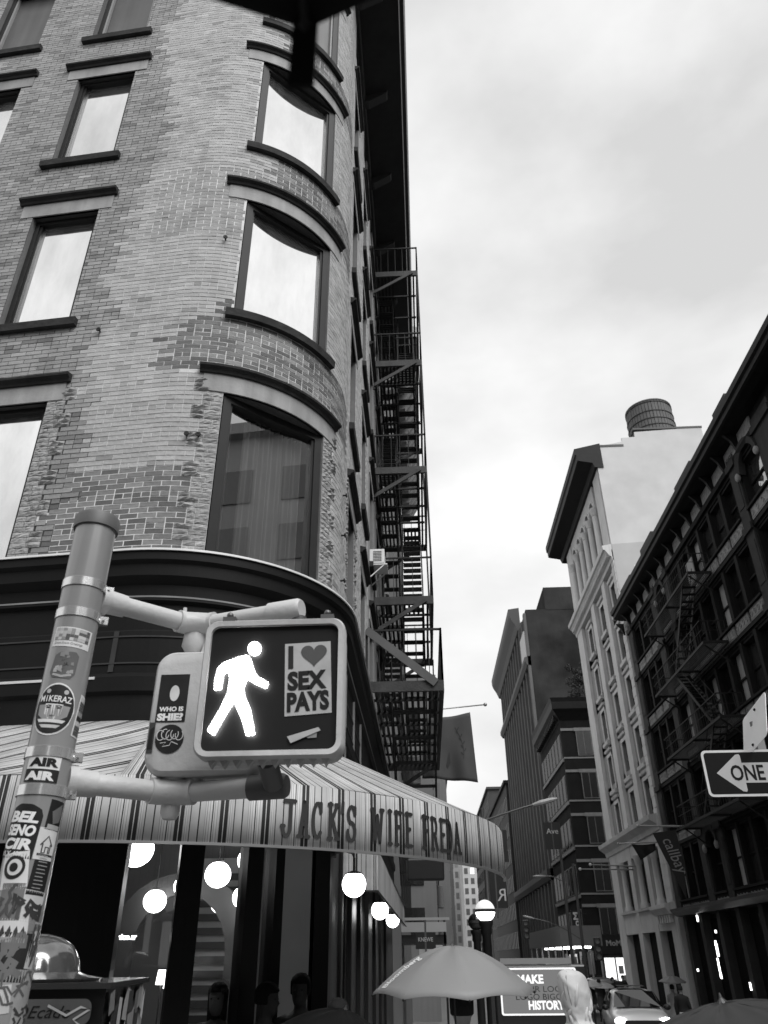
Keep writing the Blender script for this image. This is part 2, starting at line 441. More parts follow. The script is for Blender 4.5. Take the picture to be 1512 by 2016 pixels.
# --- bricks
lint_h = []
for a, b, z0, z1, k, f in WIN:
    e = 0.2 if k != 'corner' else 0.26
    lint_h.append((a-e, b+e, z1, z1+0.27))
qw = lambda k: 0.36 if (k // 3) % 2 else 0.24
QE = []
for a, b, z0, z1, kd, f in WIN:
    if f == 0 and a < sY(12): QE += [(a, -1, z0-0.2, z1+0.20), (b, 1, z0-0.2, z1+0.20)]
h2 = [(a, b, z0, z1) for a, b, z0, z1 in holes_w] + lint_h
for a, b, z0, z1, k, f in WIN:
    pass
field = MB(); singles = []
CH = 0.0677; rk = random.Random(11)
def brick_at(s, z, w, tone, hh=0.0565, off=0.0):
    t, n = Wt(s); d = rk.uniform(-0.002, 0.002)
    c = Wp(s, -0.012+off+d, z)
    tilt = rk.uniform(-0.006, 0.006)
    up = V((0,0,1)) + t*tilt
    return c, t*(w/2), n*0.02, up*(hh/2)
ncourse = int((ZT-ZB)/CH)
for k in range(ncourse):
    z = ZB + (k+0.5)*CH
    hdr = (k % 6 == 5)
    L = 0.1065 if hdr else 0.213
    sh = 0.0 if k % 2 else L/2
    hq = h2 + [(e_-(qw(k) if sd_ < 0 else 0), e_+(qw(k) if sd_ > 0 else 0), qa, qb) for e_, sd_, qa, qb in QE]
    for p, q in free(z, S0, SBR, hq):
        i0 = int(math.floor((p-sh)/L)); x = i0*L+sh
        while x < q:
            a = max(x, p); b = min(x+L, q)
            if b-a > 0.035:
                sm_ = (a+b)/2; zn = zone(sm_, z); m_, d_ = TONE[zn]
                if zn == 1 and rk.random() < 0.025: m_ = 0.33
                if zn == 0 and rk.random() < 0.10: m_ = 0.22
                if zn == 2 and rk.random() < 0.45: m_ = 0.25
                tone = max(0.05, rk.gauss(m_, d_*0.6))
                g_ = brick_at(sm_, z, b-a-(0.012 if zn in (2, 4) else 0.010), tone, 0.0575 if zn != 1 else 0.0575, {0: 0.0, 1: -0.002, 2: -0.006, 3: -0.002, 4: -0.006}[zn])
                if z < 7.6 and -1.7 < sm_ < wa0 and len(singles) < 300 and b-a > 0.08:
                    singles.append((g_, tone))
                else:
                    c, ax, ay, az = g_
                    vs = [c-ax+ay-az, c+ax+ay-az, c+ax+ay+az, c-ax+ay+az, c-ax-ay-az, c+ax-ay-az, c+ax-ay+az, c-ax-ay+az]
                    field.add(vs, [(0,1,2,3),(4,5,1,0),(3,2,6,7),(1,5,6,2),(4,0,3,7)], tone)
            x += L
fo = field.build('brick_field', brick_m, WALL); fo['kind'] = 'stuff'
ub = MB(); ub.box(-0.5, 0.5, -0.5, 0.5, -0.5, 0.5); ubm = None
for (c, ax, ay, az), tone in singles:
    if ubm is None:
        o = ub.build('brick', brick_m, WALL); ubm = o.data
    else:
        o = bpy.data.objects.new('brick', ubm); C.objects.link(o); o.parent = WALL
    M = Matrix(((2*ax.x, 2*ay.x, 2*az.x, c.x), (2*ax.y, 2*ay.y, 2*az.y, c.y), (2*ax.z, 2*ay.z, 2*az.z, c.z), (0, 0, 0, 1)))
    o.matrix_basis = M; o.color = (tone, tone, tone, 1)

# --- rock-faced stones beside the second-floor windows
rq = random.Random(5)
def rock(m, s, z, w, h, pr):
    nx, nz = max(3, int(w/0.035)), 3; g = []
    for j in range(nz+1):
        for i in range(nx+1):
            ex = i in (0, nx); ez = j in (0, nz)
            d = 0.004+rq.uniform(0, .006) if (ex or ez) else pr*rq.uniform(0.3, 1.2)
            g.append(Wp(s-w/2+w*i/nx, d, z-h/2+h*j/nz+(rq.uniform(-.004, .004) if not ex else 0)))
    nn = len(g); m.add(g, [(j*(nx+1)+i, j*(nx+1)+i+1, (j+1)*(nx+1)+i+1, (j+1)*(nx+1)+i) for j in range(nz) for i in range(nx)])
    b0, b1, t0, t1 = Wp(s-w/2, -0.01, z-h/2), Wp(s+w/2, -0.01, z-h/2), Wp(s-w/2, -0.01, z+h/2), Wp(s+w/2, -0.01, z+h/2)
    m.add([b0, b1, g[nx], g[0], t0, t1, g[-1], g[nz*(nx+1)]], [(0,1,2,3), (7,6,5,4), (0,3,7,4), (1,5,6,2)])
for e, side, qa, qb in QE:
    for k in range(ncourse):
        z = ZB+(k+0.5)*CH
        if not (qa <= z <= qb): continue
        x = 0.0; wtot = qw(k); joint = rq.uniform(0.35, 0.65)*wtot
        big = (k // 3) % 2 and k % 3 == 0
        for n_, w in enumerate((joint, wtot-joint)):
            q = MB(); rock(q, e+side*(x+w/2), z, w-0.007, 0.061, (0.034 if n_ == 1 and wtot > 0.3 else 0.016)); x += w
            bpart(q, 'quoin_stone', quoin_m, WALL)

# --- windows
def window(a, b, z0, z1, kd, f):
    rec = 0.12 if kd == 'flat' else 0.17
    m = MB()
    if kd == 'corner':
        pa, pb = Wp(a, -0.05), Wp(b, -0.05)
    else:
        pa, pb = Wp(a, -rec), Wp(b, -rec)
    d = (pb-pa); wd = d.length; t = d/wd; n = V((t.y, -t.x, 0))
    def P(x, y, z): return V((pa.x+t.x*x+n.x*y, pa.y+t.y*x+n.y*y, z))
    fr = 0.07 if kd != 'corner' else 0.10
    ft = 0.06 if kd != 'corner' else 0.09
    def bx(x0, x1, za, zb, y0, y1): m.hexa([P(x0,y0,za), P(x1,y0,za), P(x1,y1,za), P(x0,y1,za), P(x0,y0,zb), P(x1,y0,zb), P(x1,y1,zb), P(x0,y1,zb)])
    fm = darkframe
    if f == 3 and kd != 'street': fm = [darkframe, dustframe]
    for x0, x1 in ((0, fr), (wd-fr, wd)): bx(x0, x1, z0, z1, -0.06, 0.03)
    bx(fr, wd-fr, z1-ft, z1, -0.06, 0.03); bx(fr, wd-fr, z0, z0+0.06, -0.06, 0.03)
    m.mi = 1
    bx(fr, fr+0.035, z0+0.06, z1-ft, -0.07, 0.005); bx(wd-fr-0.035, wd-fr, z0+0.06, z1-ft, -0.07, 0.005)
    m.mi = 0
    if kd == 'street': bx(fr+0.045, wd-fr-0.045, (z0+z1)/2-0.03, (z0+z1)/2+0.03, -0.07, 0.0)
    w = bpart(m, 'window', fm if isinstance(fm, list) else [fm, fm])
    p = MB(); p.add([P(fr, -0.045, z0+0.05), P(wd-fr, -0.045, z0+0.05), P(wd-fr, -0.045, z1-ft+0.02), P(fr, -0.045, z1-ft+0.02)], [(0,1,2,3)])
    pm = paneB if (f >= 3 and kd == 'flat') or (kd == 'corner' and f == 4) else (paneC if (f == 0 and kd != 'flat') else paneA)
    if f == 3 and kd == 'corner': pm = paneB
    if kd == 'corner' and f == 0:
        pm = paneG; cu2 = MB(); n2 = 90
        for x0_, x1_ in ((0.42, wd-0.14), (0.14, 0.24)):
            g2 = [P(x0_+(x1_-x0_)*i/n2, -0.22+0.035*sin(i*0.9)+0.02*sin(i*0.37+1), zz_) for i in range(n2+1) for zz_ in (z0+0.05, z1-0.05)]
            cu2.add(g2, [(2*i, 2*i+2, 2*i+3, 2*i+1) for i in range(n2)])
        bpart(cu2, 'curtain', gray('curtain_cloth', 0.62, 0.9, var=0.2, sc=2), w)
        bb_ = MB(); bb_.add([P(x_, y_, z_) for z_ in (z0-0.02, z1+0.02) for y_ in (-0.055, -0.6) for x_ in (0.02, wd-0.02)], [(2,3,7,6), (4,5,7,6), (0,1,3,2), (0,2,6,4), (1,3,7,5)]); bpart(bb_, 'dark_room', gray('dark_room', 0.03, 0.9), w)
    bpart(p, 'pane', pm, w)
    # reveal: jambs and soffit
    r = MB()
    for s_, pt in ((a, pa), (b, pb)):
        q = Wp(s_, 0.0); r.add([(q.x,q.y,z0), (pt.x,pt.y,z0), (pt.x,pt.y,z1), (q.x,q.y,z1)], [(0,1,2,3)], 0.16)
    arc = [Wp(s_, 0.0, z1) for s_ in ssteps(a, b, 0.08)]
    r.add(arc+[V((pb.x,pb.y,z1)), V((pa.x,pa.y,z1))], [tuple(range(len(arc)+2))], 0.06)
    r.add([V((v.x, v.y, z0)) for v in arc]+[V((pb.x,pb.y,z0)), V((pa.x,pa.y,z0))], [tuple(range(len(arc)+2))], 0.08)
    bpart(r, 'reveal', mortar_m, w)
    if f == 4: return
    e = 0.13 if kd != 'corner' else 0.10
    s_ = MB()
    if f > 0:
        sweep(s_, [(-0.02, z0-0.13), (0.08, z0-0.13), (0.09, z0-0.015), (-0.02, z0)], a-e, b+e, 0.08); bpart(s_, 'sill', darkstone, w)
    l = MB(); e2 = 0.2 if kd != 'corner' else 0.26
    sweep(l, [(-0.03, z1), (0.018, z1), (0.018, z1+0.262), (-0.03, z1+0.262)], a-e2, b+e2, 0.08); bpart(l, 'lintel', stone_m, w)
    c = MB(); e3 = e2+0.05
    sweep(c, [(-0.02, z1+0.265), (0.045, z1+0.265), (0.06, z1+0.30), (0.105, z1+0.325), (0.11, z1+0.355), (0.085, z1+0.365), (-0.02, z1+0.395)], a-e3, b+e3, 0.08); bpart(c, 'crown_moulding', darkstone, w)
for w_ in WIN: window(*w_)
# curtain behind the dark corner pane is shown by its reflection mix; iron tie ends on the wall
for s_, z_ in ((0.55, 10.35), (0.42, 7.02), (0.55, 7.02), (-0.95, 8.78), (ARC-0.05, 7.25), (ARC-0.1, 6.6), (ARC-0.08, 5.95)):
    q = MB(); t_, n_ = Wt(s_); q.tube([Wp(s_, -0.01, z_), Wp(s_, 0.07, z_)], 0.012, 6); q.lathe([(0.028, -0.01), (0.032, 0), (0.028, 0.01)], Wp(s_, 0.06, z_), 10, ax=(t_, V((0,0,1)), n_))
    bpart(q, 'wall_tie', iron)

# --- roof cornice over both streets
rc = MB()
sweep(rc, [(0.0, 20.62), (0.07, 20.62), (0.09, 20.9), (0.85, 21.15), (1.0, 21.2), (1.03, 21.55), (1.12, 21.6), (1.16, 21.95), (0.0, 22.3)], S0, sY(22.6), 0.1)
RC = bpart(rc, 'roof_cornice', gray('cornice_black', 0.018, 0.45, var=0.5, sc=2, streak=0.3))
for i in range(7):
    b_ = MB(); s_ = sY(9.3+i*2.4); sweep(b_, [(0.05, 20.66), (0.16, 20.66), (0.62, 20.98), (0.66, 21.12), (0.05, 21.0)], s_, s_+0.22)
    bpart(b_, 'bracket', MATS['cornice_black'], RC)

# --- shop front: cornice, sign band
sf = MB()
prof = [(0.0, 5.50), (0.20, 5.44), (0.20, 5.33), (0.155, 5.30), (0.15, 5.17), (0.06, 5.10), (0.055, 4.98), (0.085, 4.965), (0.085, 4.92), (0.035, 4.90), (0.03, 4.62), (0.045, 4.60), (0.045, 4.17), (0.09, 4.12), (0.09, 3.98), (0.05, 3.95), (0.05, 3.62), (-0.25, 3.60), (-0.25, 5.50)]
sweep(sf, prof, S0, S1, 0.09)
SF = bpart(sf, 'shop_fascia', blackpaint)
fl = MB(); sweep(fl, [(0.0, 5.512), (0.215, 5.452), (0.222, 5.425), (0.212, 5.425), (0.0, 5.50)], S0, S1, 0.09); bpart(fl, 'flashing', flash, SF)
fl = MB(); sweep(fl, [(0.086, 4.966), (0.09, 4.966), (0.09, 4.948), (0.086, 4.948)], S0, S1, 0.09); bpart(fl, 'bead_moulding', gray('pale_bead', 0.2, 0.4, var=0.5, sc=3), SF)  # pale tone paints the thin highlight line along the black fascia
fl = MB(); sweep(fl, [(0.06, 4.13), (0.098, 4.125), (0.098, 4.10), (0.06, 4.10)], S0, -0.1, 0.09); bpart(fl, 'drip_edge', flash, SF)
fl = MB(); sweep(fl, [(0.04, 3.88), (0.075, 3.88), (0.075, 3.825), (0.04, 3.825)], S0, -1.05, 0.09); bpart(fl, 'drip_edge', gray('white_drip', 0.8, 0.4), SF)
for za_, zb_ in ((4.26, 4.275), (4.535, 4.55)):
    fl = MB(); sweep(fl, [(0.045, za_), (0.056, za_), (0.056, zb_), (0.045, zb_)], S0, ARC+3, 0.09); bpart(fl, 'bead_moulding', gray('dull_bead', 0.035, 0.4, var=0.5, sc=3), SF)  # mouldings paler than the fascia, their highlight lines put into the colour
for sj in (-5.2, -3.9, -2.6, -1.3, 0.0, 0.8, 1.6, 2.4, 3.2):
    fl = MB(); sweep(fl, [(0.045, 4.18), (0.053, 4.18), (0.053, 4.60), (0.045, 4.60)], sj, sj+0.05, 0.09); bpart(fl, 'panel_joint', MATS['dull_bead'], SF)
for a, b in ((sY(9.4), sY(9.43)), (sY(10.6), sY(10.63)), (sY(11.8), sY(11.83))):
    fl = MB(); sweep(fl, [(0.04, 3.7), (0.07, 3.7), (0.07, 4.85), (0.04, 4.85)], a, b); bpart(fl, 'panel_strip', MATS['pale_bead'], SF)

# --- shop front below the awning: posts, panes, door
postm = gray('shopfront_black', 0.007, 0.4, spec=0.25, var=0.3, sc=3)
shopglass = glass('shop_glass', 0.02, 0.92)
px_posts = [(-40, 20), (112, 250), (352, 398), (481, 512), (536, 552), (640, 668)]      # pixel spans at y 1680 of the solid posts
sp = [(s_at(a, 1690, -0.06), s_at(b, 1690, -0.06)) for a, b in px_posts]
ends = [(-8.6, sp[0][0])]
for i, (a, b) in enumerate(sp):
    m = MB(); sweep(m, [(-0.16, 0.0), (0.0, 0.0), (0.0, 3.62), (-0.16, 3.62)], a, b, 0.1); bpart(m, 'shopfront_post', postm)
    if i == 5: continue
    c, d = b, sp[i+1][0]
    if i == 4: continue                                   # open doorway
    st = ssteps(c, d, 0.3)
    g_ = MB(); g_.ring([[Wp(x, -0.10, 0.55), Wp(x, -0.10, 3.60)] for x in st], closed=False); bpart(g_, 'shop_pane', shopglass)
    m = MB(); sweep(m, [(-0.14, 0.0), (-0.03, 0.0), (-0.03, 0.55), (-0.14, 0.55)], c, d); bpart(m, 'stall_riser', postm)
m = MB(); sweep(m, [(-0.2, 0.0), (-0.02, 0.0), (-0.02, 3.62), (-0.2, 3.62)], sp[5][1]+0.5, S1, 0.1); SW = bpart(m, 'street_shopfront', postm)
for y in (9.6, 10.9, 12.4, 14.0, 16.0, 18.0, 20.0):
    m = MB(); sweep(m, [(-0.05, 0.1), (0.03, 0.1), (0.03, 3.5), (-0.05, 3.5)], sY(y), sY(y+0.12)); bpart(m, 'pilaster', gray('shop_pilaster', 0.015, 0.6, var=0.3, spec=0.2), SW)

# --- the cafe room inside
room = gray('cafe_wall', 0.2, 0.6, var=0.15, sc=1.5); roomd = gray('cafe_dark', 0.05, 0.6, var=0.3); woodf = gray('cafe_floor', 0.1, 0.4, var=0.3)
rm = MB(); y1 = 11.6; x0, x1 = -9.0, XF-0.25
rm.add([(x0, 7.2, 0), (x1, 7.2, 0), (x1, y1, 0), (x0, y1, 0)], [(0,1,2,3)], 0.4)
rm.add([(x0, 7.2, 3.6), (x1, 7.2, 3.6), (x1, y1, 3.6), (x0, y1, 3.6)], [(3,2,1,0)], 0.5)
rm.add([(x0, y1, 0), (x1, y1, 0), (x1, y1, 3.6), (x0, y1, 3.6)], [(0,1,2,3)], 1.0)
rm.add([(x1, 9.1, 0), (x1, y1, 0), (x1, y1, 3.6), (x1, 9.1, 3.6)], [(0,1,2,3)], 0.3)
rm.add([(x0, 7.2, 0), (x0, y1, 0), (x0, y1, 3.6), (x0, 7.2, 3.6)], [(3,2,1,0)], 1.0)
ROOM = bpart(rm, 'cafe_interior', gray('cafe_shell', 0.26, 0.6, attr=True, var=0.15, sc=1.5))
def arch(name, cx, y, w, h, th, mat):
    m = MB(); pts = [(-w/2, 0), (-w/2, h-w*0.35)]
    n = 12
    outer = [(-w/2, 0.0)] + [(-w/2*cos(pi*i/n), h-w*0.4+w*0.4*sin(pi*i/n)) for i in range(n+1)] + [(w/2, 0.0)]
    inner = [((w/2-th)/(w/2)*a, b-(th if b > 0 else 0)*(1 if 0 < b else 0)) for a, b in outer]
    rings = []
    for (a, b), (c, d) in zip(outer, inner):
        rings.append([(cx+a, y, b), (cx+c, y, d), (cx+c, y+0.12, d), (cx+a, y+0.12, b)])
    m.ring(rings); return bpart(m, name, mat, ROOM)
arch('arch_band', -2.75, 9.6, 1.5, 2.62, 0.22, roomd)
# ================================================================== cafe fittings (seen through the glass)
lampglow = glow('pendant_glow', 0.9, 5.0); dimglow = glow('shade_glow', 0.9, 2.2)
def pendant(px, py, Y, r, label, dim=False):
    c = atY(px, py, Y); t = empty('pendant_lamp', (c.x, c.y, c.z-r), label, 'lamp', 'pendant lamps in the cafe')
    m = MB(); m.sphere((0, 0, r), r, 20, 12, sc=(1, 1, 0.94)); m.build('globe', dimglow if dim else lampglow, t, smooth=True)
    m = MB(); m.lathe([(r*0.42, 1.86*r), (r*0.42, 2.0*r), (0.02, 2.06*r)], n=14); m.tube([(0, 0, 2.0*r), (0, 0, 3.6-c.z+r)], 0.006, 5); m.build('cord', roomd, t)
pendant(268, 1672, 8.0, 0.17, 'pendant globe cut by the awning edge, nearest the signal pole')
pendant(429, 1722, 8.8, 0.135, 'largest whole glowing pendant globe in the middle pane')
pendant(305, 1774, 9.4, 0.125, 'half hidden pendant globe low in the left pane')
pendant(492, 1694, 8.8, 0.13, 'pendant globe cut by the right post of the middle pane, upper one')
pendant(480, 1767, 9.4, 0.125, 'pendant globe beside the right post of the middle pane, lower one')
pendant(432, 1781, 10.2, 0.10, 'dim pendant globe below the largest one', True)
pendant(362, 1745, 9.2, 0.11, 'pendant globe peeping out left of the wide post')
pendant(100, 1716, 7.9, 0.17, 'pendant globe behind the sticker covered pole')
def table_lamp(px, py, Y, label, base):
    c = atY(px, py, Y); t = empty('table_lamp', (c.x, c.y, base), label, 'lamp', 'small shaded lamps in the cafe')
    h = c.z-base
    m = MB(); m.lathe([(0.055, h-0.06), (0.04, h+0.07)], n=14, cap=False); m.build('lamp_shade', dimglow, t, smooth=True)
    m = MB(); m.lathe([(0.05, 0), (0.05, 0.015), (0.008, 0.03), (0.008, h-0.02), (0.02, h)], n=10); m.build('lamp_stem', roomd, t)
table_lamp(318, 1925, 9.0, 'small shaded table lamp, left of the pair', 0.95)
table_lamp(333, 1932, 8.8, 'small shaded table lamp, right of the pair', 0.92)
table_lamp(473, 1812, 9.6, 'shaded lamp high by the post, under the pendant globes', 1.2)
cn = MB(); cn.box(-4.2, -2.35, 8.7, 9.2, 0, 0.92); ct = MB(); ct.box(-4.25, -2.3, 8.66, 9.24, 0.92, 0.95)
cnt = tag(cn.build('cafe_counter', roomd), 'dark cafe counter under the table lamps', 'counter'); ct.build('counter_top', woodf, cnt)
sh = empty('wall_rack', (atY(430, 1850, 11.3).x, 11.3, 0), 'tall slatted rack against the cafe back wall', 'rack')
for i in range(13):
    m = MB(); m.box(-0.36, 0.36, -0.05, 0.05, 0.75+i*0.16, 0.83+i*0.16); m.build('slat', roomd, sh)
m = MB(); m.box(-0.4, 0.4, 0.06, 0.09, 0.7, 2.95); m.build('back_panel', gray('rack_panel', 0.6, 0.6), sh)
ns = empty('neon_sign', tuple(atY(247, 1846, 8.4)), 'little glowing word sign on the cafe wall', 'sign')
m = MB(); put_text(m, 'unico.sr', lambda a, b: (a, 0, b), -0.11, 0.11, -0.018, 0.03, bold=0.02); m.build('lettering', lampglow, ns)
m = MB(); m.box(-0.12, 0.12, 0.004, 0.012, -0.03, 0.045); m.build('backing', roomd, ns)

# ================================================================== striped awning
AO, AZ0, AZ1, AZ2 = 1.80, 3.70, 2.865, 2.44                # reach, top at the wall, top and bottom of the valance
fab = bpy.data.materials.new('striped_canvas'); fab.use_nodes = True
_t = fab.node_tree; _b = _t.nodes['Principled BSDF']; _b.inputs['Roughness'].default_value = 0.75
_a = _t.nodes.new('ShaderNodeAttribute'); _a.attribute_name = 'stripe'
_m = _t.nodes.new('ShaderNodeMath'); _m.operation = 'FRACT'; _t.links.new(_a.outputs['Fac'], _m.inputs[0])
_r = _t.nodes.new('ShaderNodeValToRGB'); _r.color_ramp.interpolation = 'CONSTANT'; _t.links.new(_m.outputs[0], _r.inputs[0])
stops = [(0, .012), (.085, .6), (.105, .015), (.19, .5), (.197, .3), (.205, .6), (.225, .28), (.24, .55), (.27, .33), (.285, .5), (.325, .05), (.35, .46), (.50, .5), (.515, .03), (.545, .45), (.66, .3), (.675, .55), (.70, .25), (.715, .55), (.76, .3), (.775, .62), (.82, .05), (.845, .6), (.87, .3), (.885, .6), (.93, .25), (.945, .55)]
cr_ = _r.color_ramp
cr_.elements[0].position = 0; cr_.elements[0].color = (.02, .02, .02, 1); cr_.elements.remove(cr_.elements[1])
for p_, v_ in stops[1:]:
    e_ = cr_.elements.new(p_); e_.color = (v_, v_, v_, 1)
_n = _t.nodes.new('ShaderNodeTexNoise'); _n.inputs['Scale'].default_value = 3.0; _n.inputs['Detail'].default_value = 5
_tc2 = _t.nodes.new('ShaderNodeTexCoord'); _t.links.new(_tc2.outputs['Object'], _n.inputs['Vector'])
_mr = _t.nodes.new('ShaderNodeMapRange'); _mr.inputs[1].default_value = .3; _mr.inputs[2].default_value = .7; _mr.inputs[3].default_value = .70; _mr.inputs[4].default_value = 1.12
_t.links.new(_n.outputs[0], _mr.inputs[0])
_mx = _t.nodes.new('ShaderNodeMix'); _mx.data_type = 'RGBA'; _mx.blend_type = 'MULTIPLY'; _mx.inputs[0].default_value = 1
_t.links.new(_r.outputs[0], _mx.inputs[6]); _t.links.new(_mr.outputs[0], _mx.inputs[7]); _t.links.new(_mx.outputs[2], _b.inputs['Base Color'])
AW = empty('awning', (CC.x, CC.y, 2.44), 'wide striped cafe awning curving round the corner, lettered on its valance', 'awning')
def apart(o): o.matrix_parent_inverse = Matrix.Translation((-CC.x, -CC.y, -2.44)); return o
def cloth(name, rows, s0, s1, st, stripe, parent=None):
    """rows: list of (off, z); stripe(s, k) gives the stripe coordinate"""
    ss = []; x = s0
    while x < s1-1e-6: ss.append(x); x += st
    ss.append(s1); vs = []; a = []
    for s_ in ss:
        for k, (o_, z_) in enumerate(rows):
            sag = 0.018*sin(pi*k/(len(rows)-1))*abs(sin(s_*4.2)) if len(rows) > 3 else 0.004*sin(s_*9)
            vs.append(Wp(s_, o_, z_-sag)); a.append(stripe(s_, k/(len(rows)-1)))
    n = len(rows)
    fs = [(i*n+j, (i+1)*n+j, (i+1)*n+j+1, i*n+j+1) for i in range(len(ss)-1) for j in range(n-1)]
    me = bpy.data.meshes.new(name); me.from_pydata([tuple(v) for v in vs], [], fs); me.materials.append(fab)
    at_ = me.attributes.new('stripe', 'FLOAT', 'POINT'); at_.data.foreach_set('value', a)
    me.polygons.foreach_set('use_smooth', [True]*len(fs)); me.update()
    o = bpy.data.objects.new(name, me); C.objects.link(o); o.parent = parent or AW
    sd_ = o.modifiers.new('cloth', 'SOLIDIFY'); sd_.thickness = 0.004; sd_.offset = -1
    return apart(o) if parent is None else o
SEAM = s_at(283, 1460, 0.9); ATIP = ARC-0.06
slope = [(0.05+(AO-0.05)*i/8, AZ0+(AZ1-AZ0)*i/8) for i in range(9)]
PER = 0.153
cloth('canvas_roof', slope, SEAM, ATIP, 0.06, lambda s, v: s/PER)
cloth('canvas_roof', slope, -5.2, SEAM, 0.06, lambda s, v: (s+0.95*(v-1.0))/0.33)
VAL = cloth('valance', [(AO, AZ1), (AO+0.004, (AZ1+AZ2)/2), (AO, AZ2)], -5.2, ATIP, 0.05, lambda s, v: s*(1.0 if s < 0 else (RW+AO)/RW)/0.30)
rod = MB(); sweep(rod, [(AO-0.012, AZ2-0.012), (AO+0.012, AZ2-0.012), (AO+0.012, AZ2+0.006), (AO-0.012, AZ2+0.006)], -5.2, ATIP, 0.06); apart(rod.build('frame_rod', gray('awning_rod', 0.35, 0.35, metal=0.6), AW))
gray('awning_arm', 0.4, 0.35, metal=0.6)
for s_ in (-4, -2.0, 0.1, 1.3, 2.3, ATIP-0.02):
    hem = MB(); hem.tube([Wp(s_, 0.02, 3.62), Wp(s_, AO-0.04, AZ1-0.03)], 0.014, 6); apart(hem.build('frame_rib', MATS['awning_arm'], AW))
# end gusset of the roof
gs = MB(); gs.add([Wp(ATIP, 0.05, AZ0), Wp(ATIP, AO, AZ1), Wp(ATIP, AO, AZ1-0.12), Wp(ATIP, 0.05, AZ1)], [(0,1,2,3)]); apart(gs.build('end_gusset', gray('canvas_plain', 0.4, 0.8, var=0.2), AW))
# lettering on the valance
def arcp(cx, cy, rx, ry, a0, a1, n=9): return [(cx+rx*cos(radians(a0+(a1-a0)*i/n)), cy+ry*sin(radians(a0+(a1-a0)*i/n))) for i in range(n+1)]
def serif(x, y, w=.16): return [(x-w, y), (x+w, y)]
GL = {
 'J': [[(.18, .97), (.9, .97)], [(.6, .97), (.6, .3)] + arcp(.36, .26, .24, .24, 0, -180), serif(.12, .28, .08)],
 'A': [[(.16, .03), (.5, .97)], [(.5, .97), (.84, .03)], [(.28, .36), (.72, .36)], serif(.14, .03), serif(.86, .03)],
 'C': [arcp(.52, .5, .36, .47, 45, 315, 14), [(.78, .97), (.78, .72)]],
 'K': [[(.2, 0), (.2, 1)], [(.78, .97), (.24, .42)], [(.4, .56), (.82, .03)], serif(.2, .03, .13), serif(.2, .97, .13), serif(.82, .03, .12), serif(.76, .97, .12)],
 "'": [[(.5, 1), (.4, .72)]],
 'S': [arcp(.5, .74, .3, .23, 20, 270, 10) + arcp(.5, .26, .32, .25, 90, -160, 10), [(.8, .95), (.8, .75)], [(.17, .28), (.17, .05)]],
 'W': [[(.1, .97), (.3, .03)], [(.3, .03), (.5, .8)], [(.5, .8), (.7, .03)], [(.7, .03), (.9, .97)], serif(.1, .97, .12), serif(.9, .97, .12)],
 'I': [[(.5, 0), (.5, 1)], serif(.5, .03, .2), serif(.5, .97, .2)],
 'F': [[(.28, 0), (.28, 1)], [(.1, .97), (.9, .97)], [(.28, .55), (.66, .55)], serif(.28, .03, .16)],
 'E': [[(.28, 0), (.28, 1)], [(.12, .97), (.9, .97)], [(.28, .52), (.7, .52)], [(.12, .03), (.9, .03)]],
 'R': [[(.22, 0), (.22, 1)], [(.08, .97), (.5, .97)] + arcp(.5, .73, .28, .24, 90, -90) + [(.22, .49)], [(.5, .49), (.88, .03)], serif(.22, .03, .12)],
 'D': [[(.22, 0), (.22, 1)], [(.08, .97), (.42, .97)] + arcp(.42, .5, .42, .47, 90, -90, 12) + [(.08, .03)]],
}
LET = [("J", 548, 579), ("A", 580, 607), ("C", 608, 634), ("K", 637, 668), ("'", 664, 676), ("S", 674, 702), ("W", 724, 754), ("I", 755, 770), ("F", 771, 790), ("E", 792, 810), ("F", 826, 842), ("R", 842, 858), ("E", 859, 874), ("D", 873, 888), ("A", 886, 903)]
ink = gray('sign_ink', 0.025, 0.6)
for ch, xa, xb in LET:
    sa, sb = s_at(xa, 1630, AO), s_at(xb, 1630, AO); m = MB()
    h_ = 0.25; zb_ = 2.505 if ch != "'" else 2.52
    f_ = lambda a, b: Wp(sa+(sb-sa)*(0.08+0.84*a), AO+0.016, zb_+h_*b)
    wreal = (sb-sa)*(RW+AO)/RW
    for st_ in GL[ch]:
        # stroke in metric space
        k_ = wreal*0.84/h_
        pts = [(p[0]*k_, p[1]) for p in st_]; g2 = lambda a, b: f_(a/k_, b)
        put_stroke(m, pts, 0.11, g2)
        for e in (pts[0], pts[-1]): put_poly(m, circ(e[0], e[1], 0.055, 10), g2)
    apart(m.build('letter', ink, AW))

# ================================================================== second canopy along the street side
SC = empty('side_canopy', (-0.8, 9.9, 2.44), 'narrow canopy hanging along the street front beyond the round globes', 'awning')
def spart(m, n, mt):
    o = m.build(n, mt, SC); o.matrix_parent_inverse = Matrix.Translation((0.8, -9.9, -2.44)); return o
m = MB(); m.add([(XF, 9.95, 3.15), (-0.56, 9.95, 2.86), (-0.52, 21.5, 2.86), (XF, 21.5, 3.15)], [(0,1,2,3)]); spart(m, 'canopy_roof', MATS['canvas_plain'])
m = MB(); m.box(-0.575, -0.555, 9.9, 21.5, 2.42, 2.87); spart(m, 'side_valance', gray('pale_canvas', 0.42, 0.7, var=0.4, sc=1.3, dirt=0.4))
me = bpy.data.meshes.new('front_valance'); me.from_pydata([(-1.12, 9.93, 2.42), (-0.56, 9.93, 2.42), (-0.56, 9.93, 2.95), (-1.12, 9.93, 3.15)], [], [(0,1,2,3)])
me.materials.append(fab); a_ = me.attributes.new('stripe', 'FLOAT', 'POINT'); a_.data.foreach_set('value', [0.1, 2.0, 2.0, 0.1])
o = bpy.data.objects.new('front_valance', me); C.objects.link(o); o.parent = SC; o.matrix_parent_inverse = Matrix.Translation((0.8, -9.9, -2.44))
o.modifiers.new('cloth', 'SOLIDIFY').thickness = 0.004
